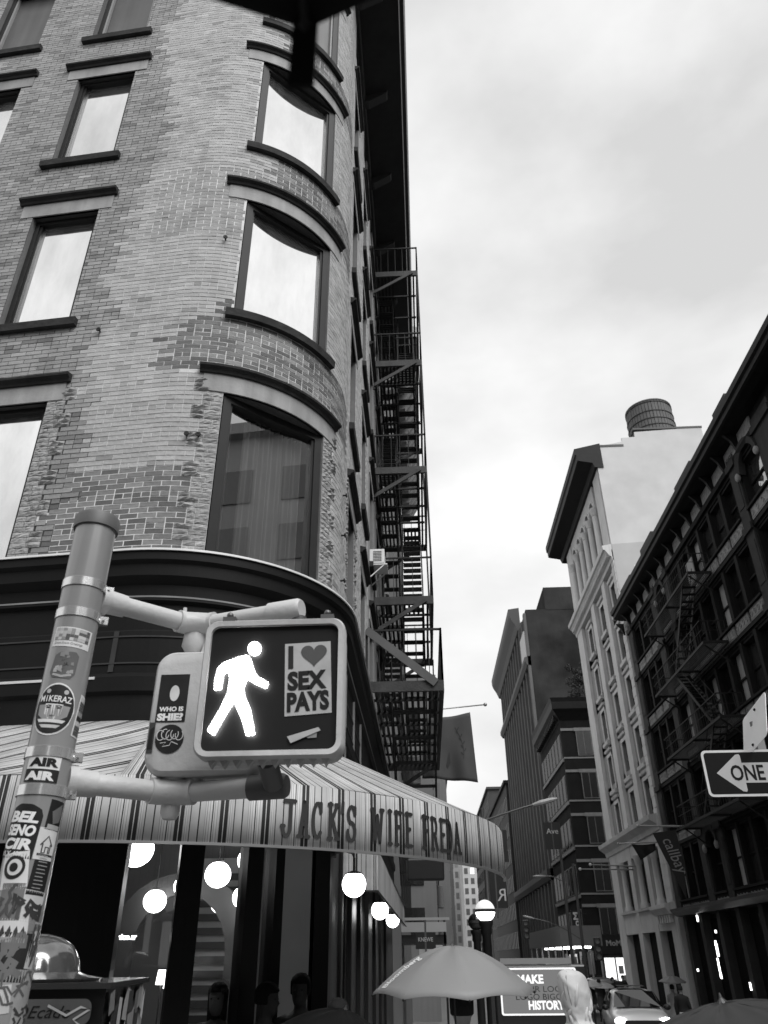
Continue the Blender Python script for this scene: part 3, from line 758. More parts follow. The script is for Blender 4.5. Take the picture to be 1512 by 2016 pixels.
m = MB(); m.tube([(XF, 9.9, 2.42), (-0.56, 9.9, 2.42), (-0.52, 21.5, 2.42)], 0.014, 6); spart(m, 'frame_rod', iron)

# ================================================================== wall globes
def sconce(px, py, Y, r, label):
    c = atY(px, py, Y); x0 = XF; t = empty('wall_lamp', (x0, Y, c.z+0.2), label, 'lamp', 'globe lamps on the street front')
    dx = c.x-x0; m = MB(); m.sphere((dx, 0, -0.2), r, 20, 14); m.build('globe', lampglow, t, smooth=True)
    m = MB(); m.lathe([(r*0.72, -0.2+r*0.76), (r*0.75, -0.2+r*0.84), (0.03, -0.2+r*1.02)], (dx, 0, 0), 16); m.build('cap', iron, t)
    m = MB(); m.tube([(0, 0, 0.1), (dx*0.55, 0, 0.12), (dx*0.9, 0, 0.10), (dx, 0, 0.05), (dx, 0, -0.2+r)], 0.011, 6); m.lathe([(0.05, -0.02), (0.05, 0.02)], (0.01, 0, 0.1), 10, ax=(V((0,1,0)), V((0,0,1)), V((1,0,0)))); m.build('bracket', iron, t)
sconce(697, 1741, 8.9, 0.125, 'nearest round wall globe under the striped awning')
sconce(748, 1792, 13.2, 0.13, 'second round wall globe, below the canopy edge')
sconce(773, 1812, 17.4, 0.13, 'farthest round wall globe, at the end of the canopy')

# ================================================================== fire escape on the corner building
rust = gray('rusty_iron', 0.038, 0.65, var=0.5, sc=7, bump=0.35, bsc=30, dirt=0.5)
FE = empty('fire_escape', (XF, 16.0, 0), 'tall black iron fire escape down the street front of the corner building', 'fire escape')
def fpart(m, n, mt=None, parent=None):
    o = m.build(n, mt or iron, parent or FE)
    if parent is None: o.matrix_parent_inverse = Matrix.Translation((-XF, -16.0, 0))
    return o
levels = [(6.05, 13.5, 20.2, 0.42), (8.8, 16.0, 20.2, 0.36), (12.3, 16.0, 20.2, 0.34), (15.75, 16.0, 20.2, 0.33), (19.15, 16.0, 20.2, 0.32)]
for li, (z, ya, yb, xo) in enumerate(levels):
    p = MB()
    for y in (ya, yb): p.box(XF+0.01, xo, y-0.03, y+0.03, z-0.19, z)
    p.box(xo-0.04, xo+0.02, ya-0.031, yb+0.031, z-0.191, z+0.002); p.box(XF+0.01, XF+0.06, ya+0.03, yb-0.03, z-0.189, z-0.002)
    P_ = fpart(p, 'platform', rust)
    n = 11
    for i in range(n):
        if li and 5 <= i <= 8: rng = ((ya+0.04, ya+1.0),) if li % 2 else ((yb-1.1, yb-0.04),)
        else: rng = ((ya+0.04, yb-0.04),)
        x = XF+0.11+(xo-0.06-XF-0.11)*(i+0.5)/n
        for a, b in rng:
            q = MB(); q.box(x-0.026, x+0.026, a, b, z-0.045, z-0.012); fpart(q, 'slat', None, P_)
    for y in [ya+0.9*k for k in range(1, int((yb-ya)/0.9))]:
        q = MB(); q.box(XF+0.07, xo-0.05, y-0.02, y+0.02, z-0.10, z-0.05); fpart(q, 'crossbar', None, P_)
    # railings
    for nm, A, B in (('railing', (XF+0.03, ya), (xo, ya)), ('railing', (xo, ya), (xo, yb)), ('railing', (xo, yb), (XF+0.03, yb))):
        r = MB(); a, b = V((A[0], A[1], z)), V((B[0], B[1], z)); L_ = (b-a).length
        for h in (0.98,): r.bar(a+V((0,0,h)), b+V((0,0,h)), 0.035, 0.035)
        if A[1] != ya or B[1] != ya: r.bar(a+V((0,0,0.5)), b+V((0,0,0.5)), 0.014, 0.014)
        k = max(2, int(L_/0.21))
        for i in range(k+1):
            p_ = a+(b-a)*i/k; t_ = 0.04 if i in (0, k) else 0.014
            r.bar(p_, p_+V((0,0,1.0 if i in (0, k) else 0.96)), t_, t_)
        fpart(r, nm)
    # brackets
    for y in (ya, yb):
        b_ = MB()
        if li == 0 and y == ya: b_.bar((XF+0.02, y-0.06, z+0.98), (xo-0.12, y-0.06, z-0.06), 0.03, 0.15); fpart(b_, 'bracket', gray('grey_iron', 0.10, 0.4, var=0.3))
        else: b_.bar((XF+0.02, y-0.05, z-0.85), (xo-0.15, y-0.05, z-0.10), 0.035, 0.09); b_.bar((XF+0.03, y, z-0.95), (XF+0.03, y, z-0.19), 0.06, 0.06); fpart(b_, 'bracket', rust)
# outer corner posts tie the balconies together
for ya in (16.0, 20.2):
    for (z0, _, _, x0), (z1, _, _, x1) in zip(levels[1:], levels[2:]):
        q = MB(); q.bar((x0, ya, z0+1.0), (x1, ya, z1-0.19), 0.045, 0.045); fpart(q, 'corner_post')
def flight(xa, xb, y0, z0, y1, z1, nt):
    s_ = MB()
    for x in (xa, xb):
        s_.bar((x, y0, z0), (x, y1, z1), 0.025, 0.17)
        s_.bar((x, y0, z0+0.75), (x, y1, z1+0.75), 0.025, 0.025)
        for i in range(1, 6):
            f = i/6; s_.bar((x, y0+(y1-y0)*f, z0+(z1-z0)*f), (x, y0+(y1-y0)*f, z0+(z1-z0)*f+0.75), 0.014, 0.014)
    st = fpart(s_, 'stair')
    for i in range(nt):
        f = (i+0.5)/nt; y = y0+(y1-y0)*f; z = z0+(z1-z0)*f
        for k in (-0.085, 0.0, 0.085):
            q = MB(); q.box(xa+0.02, xb-0.02, y+k-0.03, y+k+0.03, z-0.012, z+0.012); fpart(q, 'tread', None, st)
for i in range(4):
    z0, z1 = levels[i][0], levels[i+1][0]
    a, b = (19.6, 17.0) if i % 2 == 0 else (17.0, 19.6)
    flight(-0.34, 0.16, a, z0, b, z1, 13)
    flight(-0.88, -0.44, b, z0+0.1, a, z1, 12)
flight(-0.55, 0.28, 19.0, 3.2, 14.4, 6.0, 8)
q = MB()
for x in (-0.75, -0.35): q.bar((x, 19.9, 19.2), (x, 19.9, 22.6), 0.03, 0.03)
for i in range(11): q.bar((-0.75, 19.9, 19.4+i*0.3), (-0.35, 19.9, 19.4+i*0.3), 0.02, 0.02)
fpart(q, 'roof_ladder')

# ================================================================== air conditioner, flag, hanging signs
AC = empty('air_conditioner', (XF, 14.9, 8.92), 'white window air conditioner jutting from the street front', 'air conditioner')
white_m = gray('white_enamel', 0.75, 0.4, var=0.1, sc=5)
m = MB(); m.box(0.0, 0.32, -0.25, 0.25, 0.08, 0.42); bevel(m.build('casing', white_m, AC), 0.012)
m = MB()
for i in range(7): m.box(0.08, 0.26, -0.255, -0.251, 0.13+i*0.036, 0.148+i*0.036)
m.build('grille', gray('grille_dark', 0.08, 0.5), AC)
m = MB(); m.bar((0.02, -0.22, -0.22), (0.32, -0.22, 0.06), 0.022, 0.022); m.bar((0.02, 0.22, -0.22), (0.32, 0.22, 0.06), 0.022, 0.022); m.box(0.0, 0.38, -0.24, 0.24, 0.05, 0.078); m.build('support', white_m, AC)

def flagthing(name, label, root, tip, corners, tone, r=0.018, knob=0.05, folds=5, marks=None):
    t = empty(name, tuple(root), label, 'flag'); R0 = V(root)
    m = MB(); m.tube([V((0,0,0)), V(tip)-R0], r, 8); m.sphere(V(tip)-R0, knob, 12, 8); m.build('flagpole', gray('flagpole_metal', 0.45, 0.4, metal=0.4), t, smooth=True)
    tl, tr, br, bl = [V(c)-R0 for c in corners]; nx, ny = 26, 18; g = MB(); pts = []
    def pt(u, v, off=0.0):
        p = (tl*(1-u)+tr*u)*(1-v)+(bl*(1-u)+br*u)*v
        w = 0.05*sin(u*folds*2.4+v*2.0)*(0.3+0.7*v)+0.03*sin(u*11-v*5)*v
        return p+V((0.0, w-off, -0.05*sin(pi*u)*(1-v)))
    for j in range(ny+1):
        for i in range(nx+1): pts.append(pt(i/nx, j/ny))
    g.add(pts, [(j*(nx+1)+i, j*(nx+1)+i+1, (j+1)*(nx+1)+i+1, (j+1)*(nx+1)+i) for j in range(ny) for i in range(nx)])
    o = g.build('cloth', tone, t, smooth=True); o.modifiers.new('cloth', 'SOLIDIFY').thickness = 0.004
    if marks:
        k = MB(); marks(k, lambda u, v: pt(u, v, 0.012)); k.build('emblem', gray('flag_print', 0.04, 0.8), o)
    return t
def laurel(k, f):
    pts = [(0.66+0.12*sin(i/9*2.2)+0.02*i/9, 0.18+0.5*i/9) for i in range(10)]
    put_stroke(k, pts, 0.012, f)
    for i in range(1, 9):
        u, v = pts[i]; sd_ = 1 if i % 2 else -1
        put_poly(k, [(u, v), (u+sd_*0.03, v-0.045), (u+sd_*0.055, v-0.05), (u+sd_*0.03, v-0.01)], f)
    pts = [(0.10+0.05*sin(i/9*2.0), 0.45+0.4*i/9) for i in range(10)]; put_stroke(k, pts, 0.012, f)
    put_poly(k, [(0.44, 0.78), (0.52, 0.55), (0.53, 0.72), (0.47, 0.82)], f)
flagthing('flag', 'grey flag with a leafy sprig hanging from a pole beyond the fire escape', (XF, 20.6, 7.4), (1.75, 20.6, 7.62), ((0.05, 20.6, 7.30), (1.33, 20.6, 7.42), (1.42, 20.6, 5.62), (0.0, 20.6, 5.75)), gray('flag_cloth', 0.075, 0.8, var=0.15), marks=laurel)
hs = empty('hanging_sign', (0.0, 12.2, 3.06), 'plain black sign board hanging under the canopy by the striped valance', 'sign')
m = MB(); m.box(-0.27, 0.27, -0.04, 0.04, -0.36, -0.06); bevel(m.build('board', gray('sign_black', 0.012, 0.4), hs), 0.03)
m = MB(); m.bar((XF, 0, 0.0), (0.3, 0, 0.0), 0.02, 0.02); m.bar((-0.2, 0, 0), (-0.2, 0, -0.07), 0.012); m.bar((0.2, 0, 0), (0.2, 0, -0.07), 0.012); m.build('rod', gray('light_rod', 0.5, 0.4), hs)
# ================================================================== signal pole in the foreground
PC = V((-1.243, 2.58, 0)); PR = 0.075
galv = gray('painted_pole', 0.27, 0.3, var=0.1, sc=5, streak=0.12, coat=0.6)
armm = gray('pale_arm_paint', 0.58, 0.4, var=0.15, sc=6, bump=0.12, bsc=50, dirt=0.25)
strapm = gray('steel_strap', 0.8, 0.22, metal=0.75, var=0.15, sc=25)
capm = gray('pole_cap', 0.12, 0.5, var=0.3, sc=10)
PO = empty('signal_pole', (PC.x, PC.y, 0), 'sticker covered grey traffic signal pole with clamped arms, at the left', 'pole')
m = MB(); m.lathe([(0.16, 0.0), (0.16, 0.25), (PR+0.01, 0.32), (PR, 0.4), (PR, 3.23)], n=40); auto_smooth(m.build('shaft', galv, PO))
m = MB(); m.lathe([(PR+0.001, 3.20), (PR+0.008, 3.20), (PR+0.010, 3.242), (PR+0.005, 3.256), (0.03, 3.268), (0.002, 3.27)], n=40); auto_smooth(m.build('cap', capm, PO))
def pole_hit(px, py):
    r = ray(px, py); d = V((r.x, r.y)); c = V((PC.x, PC.y)); A_ = d.dot(d); B_ = -2*d.dot(c); C_ = c.dot(c)-PR*PR
    D_ = B_*B_-4*A_*C_; t = (-B_-sqrt(max(D_, 0)))/(2*A_); p = EYE+r*t
    return atan2(p.y-PC.y, p.x-PC.x), p.z
for py in (1142, 1202, 1478, 1553):
    px = 190-(py-1020)*0.205-5; ph, z = pole_hit(px, py)
    m = MB(); m.lathe([(PR+0.0005, z-0.016), (PR+0.004, z-0.016), (PR+0.004, z+0.016), (PR+0.0005, z+0.016)], n=48)
    a0 = radians(25); n_ = V((cos(a0), sin(a0), 0)); t_ = V((-sin(a0), cos(a0), 0))
    m.obox(n_*(PR+0.014)+V((0,0,z)), n_*0.016, t_*0.012, V((0,0,0.015))); m.tube([n_*(PR+0.012)+V((0,0,z))-t_*0.03, n_*(PR+0.012)+V((0,0,z))+t_*0.03], 0.005, 6)
    auto_smooth(m.build('strap', strapm, PO))
def stick(px, py, w, h, tilt, draw, base=0.75, shape=None, name='sticker'):
    """sticker on the pole, w x h metres, centred where the pixel meets the pole"""
    ph, z = pole_hit(px, py); ct, st = cos(tilt), sin(tilt)
    def mk(eps):
        def f(a, b):
            a, b = a*ct-b*st, a*st+b*ct
            q = ph+a/PR; return V(((PR+eps)*cos(q), (PR+eps)*sin(q), z+b))
        return f
    poly = shape or [(-w/2, -h/2), (w/2, -h/2), (w/2, h/2), (-w/2, h/2)]
    # base as vertical slices so that it follows the curve
    xs = [-w/2+w*i/14 for i in range(15)]; m = MB(); f = mk(0.0012)
    def span(x):
        ys = []
        for (x1, y1), (x2, y2) in zip(poly, poly[1:]+poly[:1]):
            if (x1 <= x <= x2 or x2 <= x <= x1) and abs(x2-x1) > 1e-9: ys.append(y1+(y2-y1)*(x-x1)/(x2-x1))
            elif abs(x2-x1) < 1e-9 and abs(x-x1) < 1e-6: ys += [y1, y2]
        return (min(ys), max(ys)) if ys else (0, 0)
    lo = []; hi = []
    for x in xs:
        x_ = min(max(x, -w/2*0.999), w/2*0.999); a, b = span(x_); lo.append(f(x, a)); hi.append(f(x, b))
    n = len(xs); m.add(lo+hi, [(i, i+1, n+i+1, n+i) for i in range(n-1)], base)
    o = m.build(name, gray('sticker_paper', 1.0, 0.5, attr=True, var=0.08, sc=30, dirt=0.15, spec=0.2), PO)
    ident = lambda a, b: (a, b, 0.0)
    for n_, fn in enumerate(([draw]+getattr(draw, 'more', [])) if draw else []):
        k = MB(); fn(k, ident, w, h)
        if not k.v: continue
        po = k.build('print', MATS['sticker_paper'], o); bm = bmesh.new(); bm.from_mesh(po.data)
        x = -w/2
        while x < w/2:
            bmesh.ops.bisect_plane(bm, geom=bm.verts[:]+bm.edges[:]+bm.faces[:], plane_co=(x, 0, 0), plane_no=(1, 0, 0)); x += 0.007
        g_ = mk(0.0022+0.0008*n_)
        for v_ in bm.verts: v_.co = g_(v_.co.x, v_.co.y)
        bm.to_mesh(po.data); bm.free()
    return o
rs = random.Random(21)
def scribble(n, tone, wd, amp=0.42):
    def d(k, f, w, h):
        for _ in range(n):
            x, y = rs.uniform(-amp, amp)*w, rs.uniform(-amp, amp)*h; pts = [(x, y)]
            for _ in range(5):
                x = max(-0.46*w, min(0.46*w, x+rs.uniform(-0.22, 0.22)*w)); y = max(-0.45*h, min(0.45*h, y+rs.uniform(-0.3, 0.3)*h)); pts.append((x, y))
            put_stroke(k, pts, wd, f, tone)
    return d
def picture(k, f, w, h):
    for i in range(9):
        for j in range(4):
            x0 = -0.44*w+0.88*w*i/9; y0 = -0.18*h+0.62*h*j/4
            put_poly(k, [(x0, y0), (x0+0.095*w, y0), (x0+0.095*w, y0+0.15*h), (x0, y0+0.15*h)], f, rs.choice((0.12, 0.3, 0.45, 0.6, 0.5)))
    put_text(k, 'Street Scene Greetings', f, -0.42*w, 0.3*w, -0.42*h, -0.26*h, 0.2, shear=0.3)
stick(142, 1254, 0.138, 0.072, -0.06, picture, 0.72)
def blob(k, f, w, h):
    for i in range(16):
        x, y = rs.uniform(-.36, .28)*w, rs.uniform(-.34, .34)*h; a = rs.uniform(.08, .2)
        put_poly(k, [(x, y), (x+a*w, y+rs.uniform(-.1, .1)*h), (x+a*w*.8, y+a*h), (x, y+a*h*.8)], f, rs.choice((0.04, 0.12, 0.25, 0.35, 0.45)))
    put_stroke(k, [(-.36*w, -.36*h), (0, -.43*h), (.36*w, -.34*h)], 0.008, f, 0.4)
stick(126, 1308, 0.086, 0.098, -0.05, blob, 0.13, shape=[(-.043, -.03), (-.03, -.047), (.03, -.049), (.043, -.03), (.043, .035), (.03, .049), (-.02, .045), (-.04, .03)])
def helmet(k, f, w, h):
    put_poly(k, circ(0, 0, 0.46*w, 28, 0.465*h), f, 0.03)
def helmet2(k, f, w, h):
    put_text(k, 'M1KERAZ', f, -0.37*w, 0.37*w, 0.13*h, 0.25*h, 0.8, bold=0.02)
    put_poly(k, circ(-.2*w, .33*h, .055*w, 14), f, 0.5); put_poly(k, circ(.2*w, .33*h, .055*w, 14), f, 0.5)
    put_poly(k, [(-.37*w, .07*h), (.37*w, .07*h), (.34*w, -.12*h), (.2*w, -.2*h), (-.2*w, -.2*h), (-.34*w, -.12*h)], f, 0.32)
    put_poly(k, [(-.2*w, .09*h), (.2*w, .09*h), (.18*w, -.10*h), (.06*w, -.2*h), (-.06*w, -.2*h), (-.18*w, -.10*h)], f, 0.72)
    put_poly(k, [(-.33*w, -.20*h), (.33*w, -.20*h), (.27*w, -.26*h), (-.27*w, -.26*h)], f, 0.75); put_poly(k, [(-.24*w, -.30*h), (.24*w, -.30*h), (.16*w, -.36*h), (-.16*w, -.36*h)], f, 0.6)
def helmet3(k, f, w, h):
    for sx in (-1, 1):
        put_poly(k, [(sx*.06*w, .02*h), (sx*.13*w, .035*h), (sx*.17*w, .015*h), (sx*.11*w, 0.0*h)], f, 0.04)
        put_stroke(k, [(sx*.05*w, .045*h), (sx*.12*w, .062*h), (sx*.18*w, .04*h)], 0.0025, f, 0.05)
    put_poly(k, [(-.06*w, -.13*h), (0, -.115*h), (.06*w, -.13*h), (0, -.155*h)], f, 0.15)
    put_stroke(k, [(.005*w, -.03*h), (.02*w, -.08*h), (-.01*w, -.085*h)], 0.002, f, 0.25)
helmet.more = [helmet2, helmet3]
stick(105, 1395, 0.142, 0.178, -0.05, helmet, 0.8, shape=circ(0, 0, 0.071, 28, 0.089))
def mosaic(k, f, w, h):
    for j in range(8):
        y0 = -.46*h+.92*h*j/8
        put_poly(k, [(-.38*w, y0), (.4*w, y0), (.4*w, y0+.1*h), (-.38*w, y0+.1*h)], f, rs.choice((0.03, 0.1, 0.3, 0.55, 0.03)))
stick(156, 1412, 0.045, 0.145, -0.1, mosaic, 0.75)
def air(k, f, w, h):
    put_poly(k, [(-.5*w, -.5*h), (.5*w, -.5*h), (.5*w, -.01*h), (-.5*w, -.01*h)], f, 0.025)
    put_text(k, 'AIR', f, -.42*w, .44*w, .08*h, .42*h, 0.02, bold=0.06)
def air2(k, f, w, h): put_text(k, 'AIR', f, -.46*w, .40*w, -.44*h, -.10*h, 0.8, bold=0.06)
air.more = [air2]
stick(83, 1513, 0.108, 0.082, -0.03, air, 0.8)
def bel(k, f, w, h):
    for t_, y0, y1 in (('BEL', .18, .40), ('SENO', -.08, .14), ('CIR', -.34, -.12)): put_text(k, t_, f, -.42*w, .42*w, y0*h, y1*h, 0.85, bold=0.05, shear=0.15)
    put_text(k, '15 X 40K', f, -.42*w, .3*w, -.46*h, -.37*h, 0.85, bold=0.03)
stick(38, 1637, 0.118, 0.15, -0.08, bel, 0.02, shape=[(-.059, -.075), (.059, -.075), (.059, .05), (.05, .07), (.02, .082), (-.02, .082), (-.045, .068), (-.059, .045)])
def target(k, f, w, h): put_poly(k, circ(0, .08*h, .39*w, 28), f, 0.03)
def target2(k, f, w, h): put_poly(k, circ(.02*w, .08*h, .27*w, 24), f, 0.72)
def target3(k, f, w, h): put_poly(k, circ(0, .08*h, .15*w, 20), f, 0.03); None
target.more = [target2, target3]
stick(27, 1713, 0.085, 0.10, 0.12, target, 0.75)
def darkph(k, f, w, h):
    put_poly(k, [(-.3*w, .1*h), (.3*w, .42*h), (.42*w, .1*h), (.3*w, -.2*h), (-.1*w, -.3*h)], f, 0.16); put_poly(k, [(-.38*w, -.48*h), (.4*w, -.48*h), (.4*w, -.32*h), (-.38*w, -.32*h)], f, 0.4)
stick(110, 1606, 0.06, 0.09, -0.08, darkph, 0.02)
def house(k, f, w, h):
    put_stroke(k, [(-.3*w, -.05*h), (0, .25*h), (.3*w, -.05*h)], 0.004, f, 0.05); put_stroke(k, [(-.2*w, 0), (-.2*w, -.28*h), (-.05*w, -.28*h), (-.05*w, -.1*h), (.12*w, -.1*h), (.12*w, -.28*h), (.2*w, -.28*h), (.2*w, 0)], 0.004, f, 0.05)
stick(92, 1662, 0.068, 0.092, -0.06, house, 0.68)
def lines_(k, f, w, h):
    for j in range(9): put_poly(k, [(-.3*w, (.38-.09*j)*h), ((.12+.03*(j*7 % 5))*w, (.38-.09*j)*h), ((.12+.03*(j*7 % 5))*w, (.40-.09*j)*h), (-.3*w, (.40-.09*j)*h)], f, 0.35)
stick(80, 1722, 0.062, 0.115, -0.08, lines_, 0.02)
stick(55, 1783, 0.10, 0.085, -0.12, scribble(5, 0.05, 0.012), 0.6)
def riders(k, f, w, h):
    for i in range(5): x = (-.36+.17*i)*w; put_poly(k, [(x, -.25*h), (x+.08*w, -.25*h), (x+.10*w, 0), (x+.05*w, .22*h), (x, 0)], f, 0.06)
    put_poly(k, [(-.48*w, -.48*h), (.48*w, -.48*h), (.48*w, -.28*h), (-.48*w, -.28*h)], f, 0.35)
stick(15, 1832, 0.11, 0.062, -0.05, riders, 0.7)
stick(20, 1884, 0.12, 0.125, -0.06, scribble(6, 0.18, 0.02), 0.03)
stick(66, 1862, 0.035, 0.12, -0.1, scribble(8, 0.08, 0.006), 0.5)
stick(38, 1945, 0.12, 0.09, -0.05, scribble(7, 0.12, 0.006), 0.34)
stick(5, 1968, 0.04, 0.07, 0.1, None, 0.6)
stick(45, 2000, 0.10, 0.06, 0, scribble(5, 0.06, 0.007), 0.36)
stick(70, 1815, 0.05, 0.05, 0.1, None, 0.22); stick(20, 1775, 0.07, 0.1, 0.0, scribble(4, 0.1, 0.01), 0.2)

# arms, tees and end caps
def arm(z, tee, end, stem, cap_mat, endcap):
    d1 = (V(tee)-V((PC.x, PC.y))).normalized(); a = V((PC.x, PC.y))+d1*PR
    m = MB(); r = 0.036
    P3 = lambda p, dz=0: V((p[0]-PC.x, p[1]-PC.y, z+dz))
    t2 = V(tee); e2 = V(end); d2 = (e2-t2).normalized()
    m.tube([P3(a-d1*0.01), P3(a+d1*0.02)], 0.055, 20); m.tube([P3(a+d1*0.015), P3(a+d1*0.09)], [0.046, 0.042], 20)
    m.tube([P3(a+d1*0.06), P3(t2-d1*0.06)], r, 20); m.tube([P3(t2+d2*0.06), P3(e2)], r*0.97, 20)
    o = m.build('signal_arm', armm, PO); auto_smooth(o)
    k = MB(); k.tube([P3(t2-d1*0.085), P3(t2-d1*0.05), P3(t2+d2*0.05), P3(t2+d2*0.085)], [0.045, 0.045, 0.045, 0.045], 20)
    k.tube([P3(t2, -0.03 if stem < 0 else 0.03), P3(t2, stem*0.75), P3(t2, stem)], [0.044, 0.05, 0.03], 18)
    if stem > 0: k.tube([P3(t2, -0.02), P3(t2, -0.07), P3(t2, -0.09)], [0.034, 0.034, 0.024], 14)
    for s_ in (-1, 1):
        q = P3(t2+d1*0.06*s_); k.tube([q, q+V((0,0,0.062))], 0.008, 6)
    auto_smooth(k.build('tee_fitting', armm, o))
    c = MB(); c.tube([P3(e2-d2*0.02), P3(e2+d2*0.105), P3(e2+d2*0.118)], [0.043, 0.043, 0.036], 20); auto_smooth(c.build('end_cap', cap_mat, o))
arm(2.93, (-0.90, 2.91), (-0.56, 2.80), -0.12, armm, True)
arm(2.27, (-0.90, 2.86), (-0.585, 2.79), 0.07, gray('dark_cap', 0.10, 0.45, var=0.2), True)

# ================================================================== pedestrian signals
house_m = gray('signal_housing', 0.56, 0.5, var=0.14, sc=8, dirt=0.3, streak=0.15, bump=0.1, bsc=60)
ledm = glow('led_white', 0.9, 8.0)
facem = gray('signal_lens', 0.02, 0.45, var=0.3, sc=3, spec=0.15)
def housing(t, w, h, d, front):
    """box with rounded corners; front at y=0 facing -y, body towards +y"""
    m = MB(); o_ = rrect(w, h, 0.045, 6); i_ = rrect(w-0.045, h-0.045, 0.028, 6); b_ = rrect(w-0.012, h-0.012, 0.05, 6); bb = rrect(w-0.05, h-0.05, 0.05, 6)
    rings = [[(x, 0.022, z) for x, z in i_], [(x, 0.0, z) for x, z in i_], [(x, -0.002, z) for x, z in rrect(w-0.012, h-0.012, 0.042, 6)], [(x, 0.010, z) for x, z in o_], [(x, 0.055, z) for x, z in o_], [(x, 0.058, z) for x, z in b_], [(x, d*0.8, z) for x, z in b_], [(x, d, z) for x, z in bb]]
    m.ring(rings); o = auto_smooth(m.build('housing', house_m, t), 50)
    return o
SG = empty('pedestrian_signal', (-0.48, 2.42, 2.52), 'lit pedestrian signal showing a white walking figure', 'signal')
housing(SG, 0.475, 0.46, 0.17, True)
m = MB(); m.prism(rrect(0.43, 0.415, 0.028, 6), lambda a, b: (a, 0.016, b), lambda a, b: (a, 0.03, b)); m.build('lens', facem, SG)
FY = 2.42
def Z7(x, y): p = atY(280+x/3.6, 1150+y/3.6, FY); return (p.x+0.48, p.z-2.52)
def ff(y): return lambda a, b: (a, y, b)
hd = [Z7(795+48*cos(2*pi*i/20), 455+51*sin(2*pi*i/20)) for i in range(20)]
bodyp = [(748, 492), (772, 520), (797, 605), (818, 645), (903, 695), (882, 745), (800, 714), (748, 676), (724, 735), (735, 800), (772, 885), (803, 1070), (735, 1080), (694, 945), (650, 845), (606, 915), (508, 1080), (452, 1035), (548, 870), (596, 765), (612, 660), (606, 625), (582, 640), (563, 752), (505, 754), (506, 668), (530, 585), (570, 548), (690, 502)]
m = MB(); put_poly(m, hd, lambda a, b: (a, 0.004, b)); 
inset = []
for i_ in range(len(bodyp)):
    (xp, yp), (x_, y_), (xn, yn) = bodyp[i_-1], bodyp[i_], bodyp[(i_+1) % len(bodyp)]
    d1 = V((x_-xp, y_-yp)).normalized(); d2 = V((xn-x_, yn-y_)).normalized(); nn_ = V((-d1.y-d2.y, d1.x+d2.x))
    nn_ = nn_.normalized() if nn_.length > 0.2 else V((0, 0)); inset.append((x_+nn_.x*9, y_+nn_.y*9))
put_poly(m, [Z7(*p) for p in inset], lambda a, b: (a, 0.004, b))
outl = [Z7(*p) for p in inset]
for (xa, za), (xb, zb) in zip(outl, outl[1:]+outl[:1]):
    nd = max(1, int(hypot(xb-xa, zb-za)/0.0085))
    for q_ in range(nd):
        f_ = (q_+0.5)/nd; put_poly(m, circ(xa+(xb-xa)*f_, za+(zb-za)*f_, 0.0026, 8), lambda a, b: (a, 0.0035, b))
m.build('walking_figure', ledm, SG)['kind'] = 'stuff'
sk = MB(); q = [Z7(1008, 415), Z7(1332, 394), Z7(1340, 902), Z7(1003, 930)]; put_poly(sk, q[::-1], ff(0.0135), 0.5); SK = sk.build('sticker', MATS['sticker_paper'], SG)
def bil(u, v):   # u right, v down on the sticker
    a = [q[0][i]*(1-u)+q[1][i]*u for i in (0, 1)]; b = [q[3][i]*(1-u)+q[2][i]*u for i in (0, 1)]
    return tuple(a[i]*(1-v)+b[i]*v for i in (0, 1))
fs_ = lambda a, b: (lambda p: (p[0], 0.0120, p[1]))(bil(a, 1-b))
m = MB(); put_poly(m, [(.075, .64), (.185, .64), (.185, .965), (.075, .965)], fs_, 0.03)
put_text(m, 'SEX', fs_, .06, .90, .335, .60, 0.02, bold=0.05); put_text(m, 'PAYS', fs_, .05, .95, .045, .315, 0.02, bold=0.05); m.build('print', MATS['sticker_paper'], SK)
hp = []
for i in range(40):
    t = 2*pi*i/40; hp.append((0.635+0.30*(16*sin(t)**3)/17, 0.815+0.185*(13*cos(t)-5*cos(2*t)-2*cos(3*t)-cos(4*t))/17+0.01))
m = MB(); put_poly(m, hp, fs_, 0.10); m.build('heart', MATS['sticker_paper'], SK)
m = MB(); a, b, c, d = Z7(1022, 1075), Z7(1245, 1008), Z7(1262, 1030), Z7(1048, 1122); put_poly(m, [a, d, c, b], ff(0.009), 0.5); a, b, c, d = Z7(1150, 1070), Z7(1235, 1045), Z7(1232, 1080), Z7(1170, 1085); put_poly(m, [a, d, c, b], ff(0.012), 0.3); m.build('peeled_tape', MATS['sticker_paper'], SG)
for x in (-0.16, 0.175):
    m = MB(); m.box(x-0.022, x+0.022, 0.004, 0.03, 0.225, 0.243); m.sphere((x, 0.014, 0.25), 0.012, 10, 8); auto_smooth(m.build('latch', gray('latch_metal', 0.15, 0.4, metal=0.6), SG))
for i in range(10):
    x = -0.18+i*0.04; m = MB(); m.prism([(x-0.016, -0.225), (x+0.016, -0.225), (x, -0.252)], lambda a, b: (a, 0.03, b), lambda a, b: (a, 0.06, b)); m.build('drip_tooth', house_m, SG)
m = MB(); m.tube([(0.02, 0.17, 0.12), (0.02, 0.36, 0.16), (0.02, 0.36, 0.38)], 0.03, 14); auto_smooth(m.build('mounting_tube', gray('dark_cap', 0.10), SG))
m = MB(); m.tube([(-0.03, 0.16, -0.2), (-0.03, 0.30, -0.25)], 0.035, 14); auto_smooth(m.build('mounting_tube', gray('dark_cap', 0.10), SG))

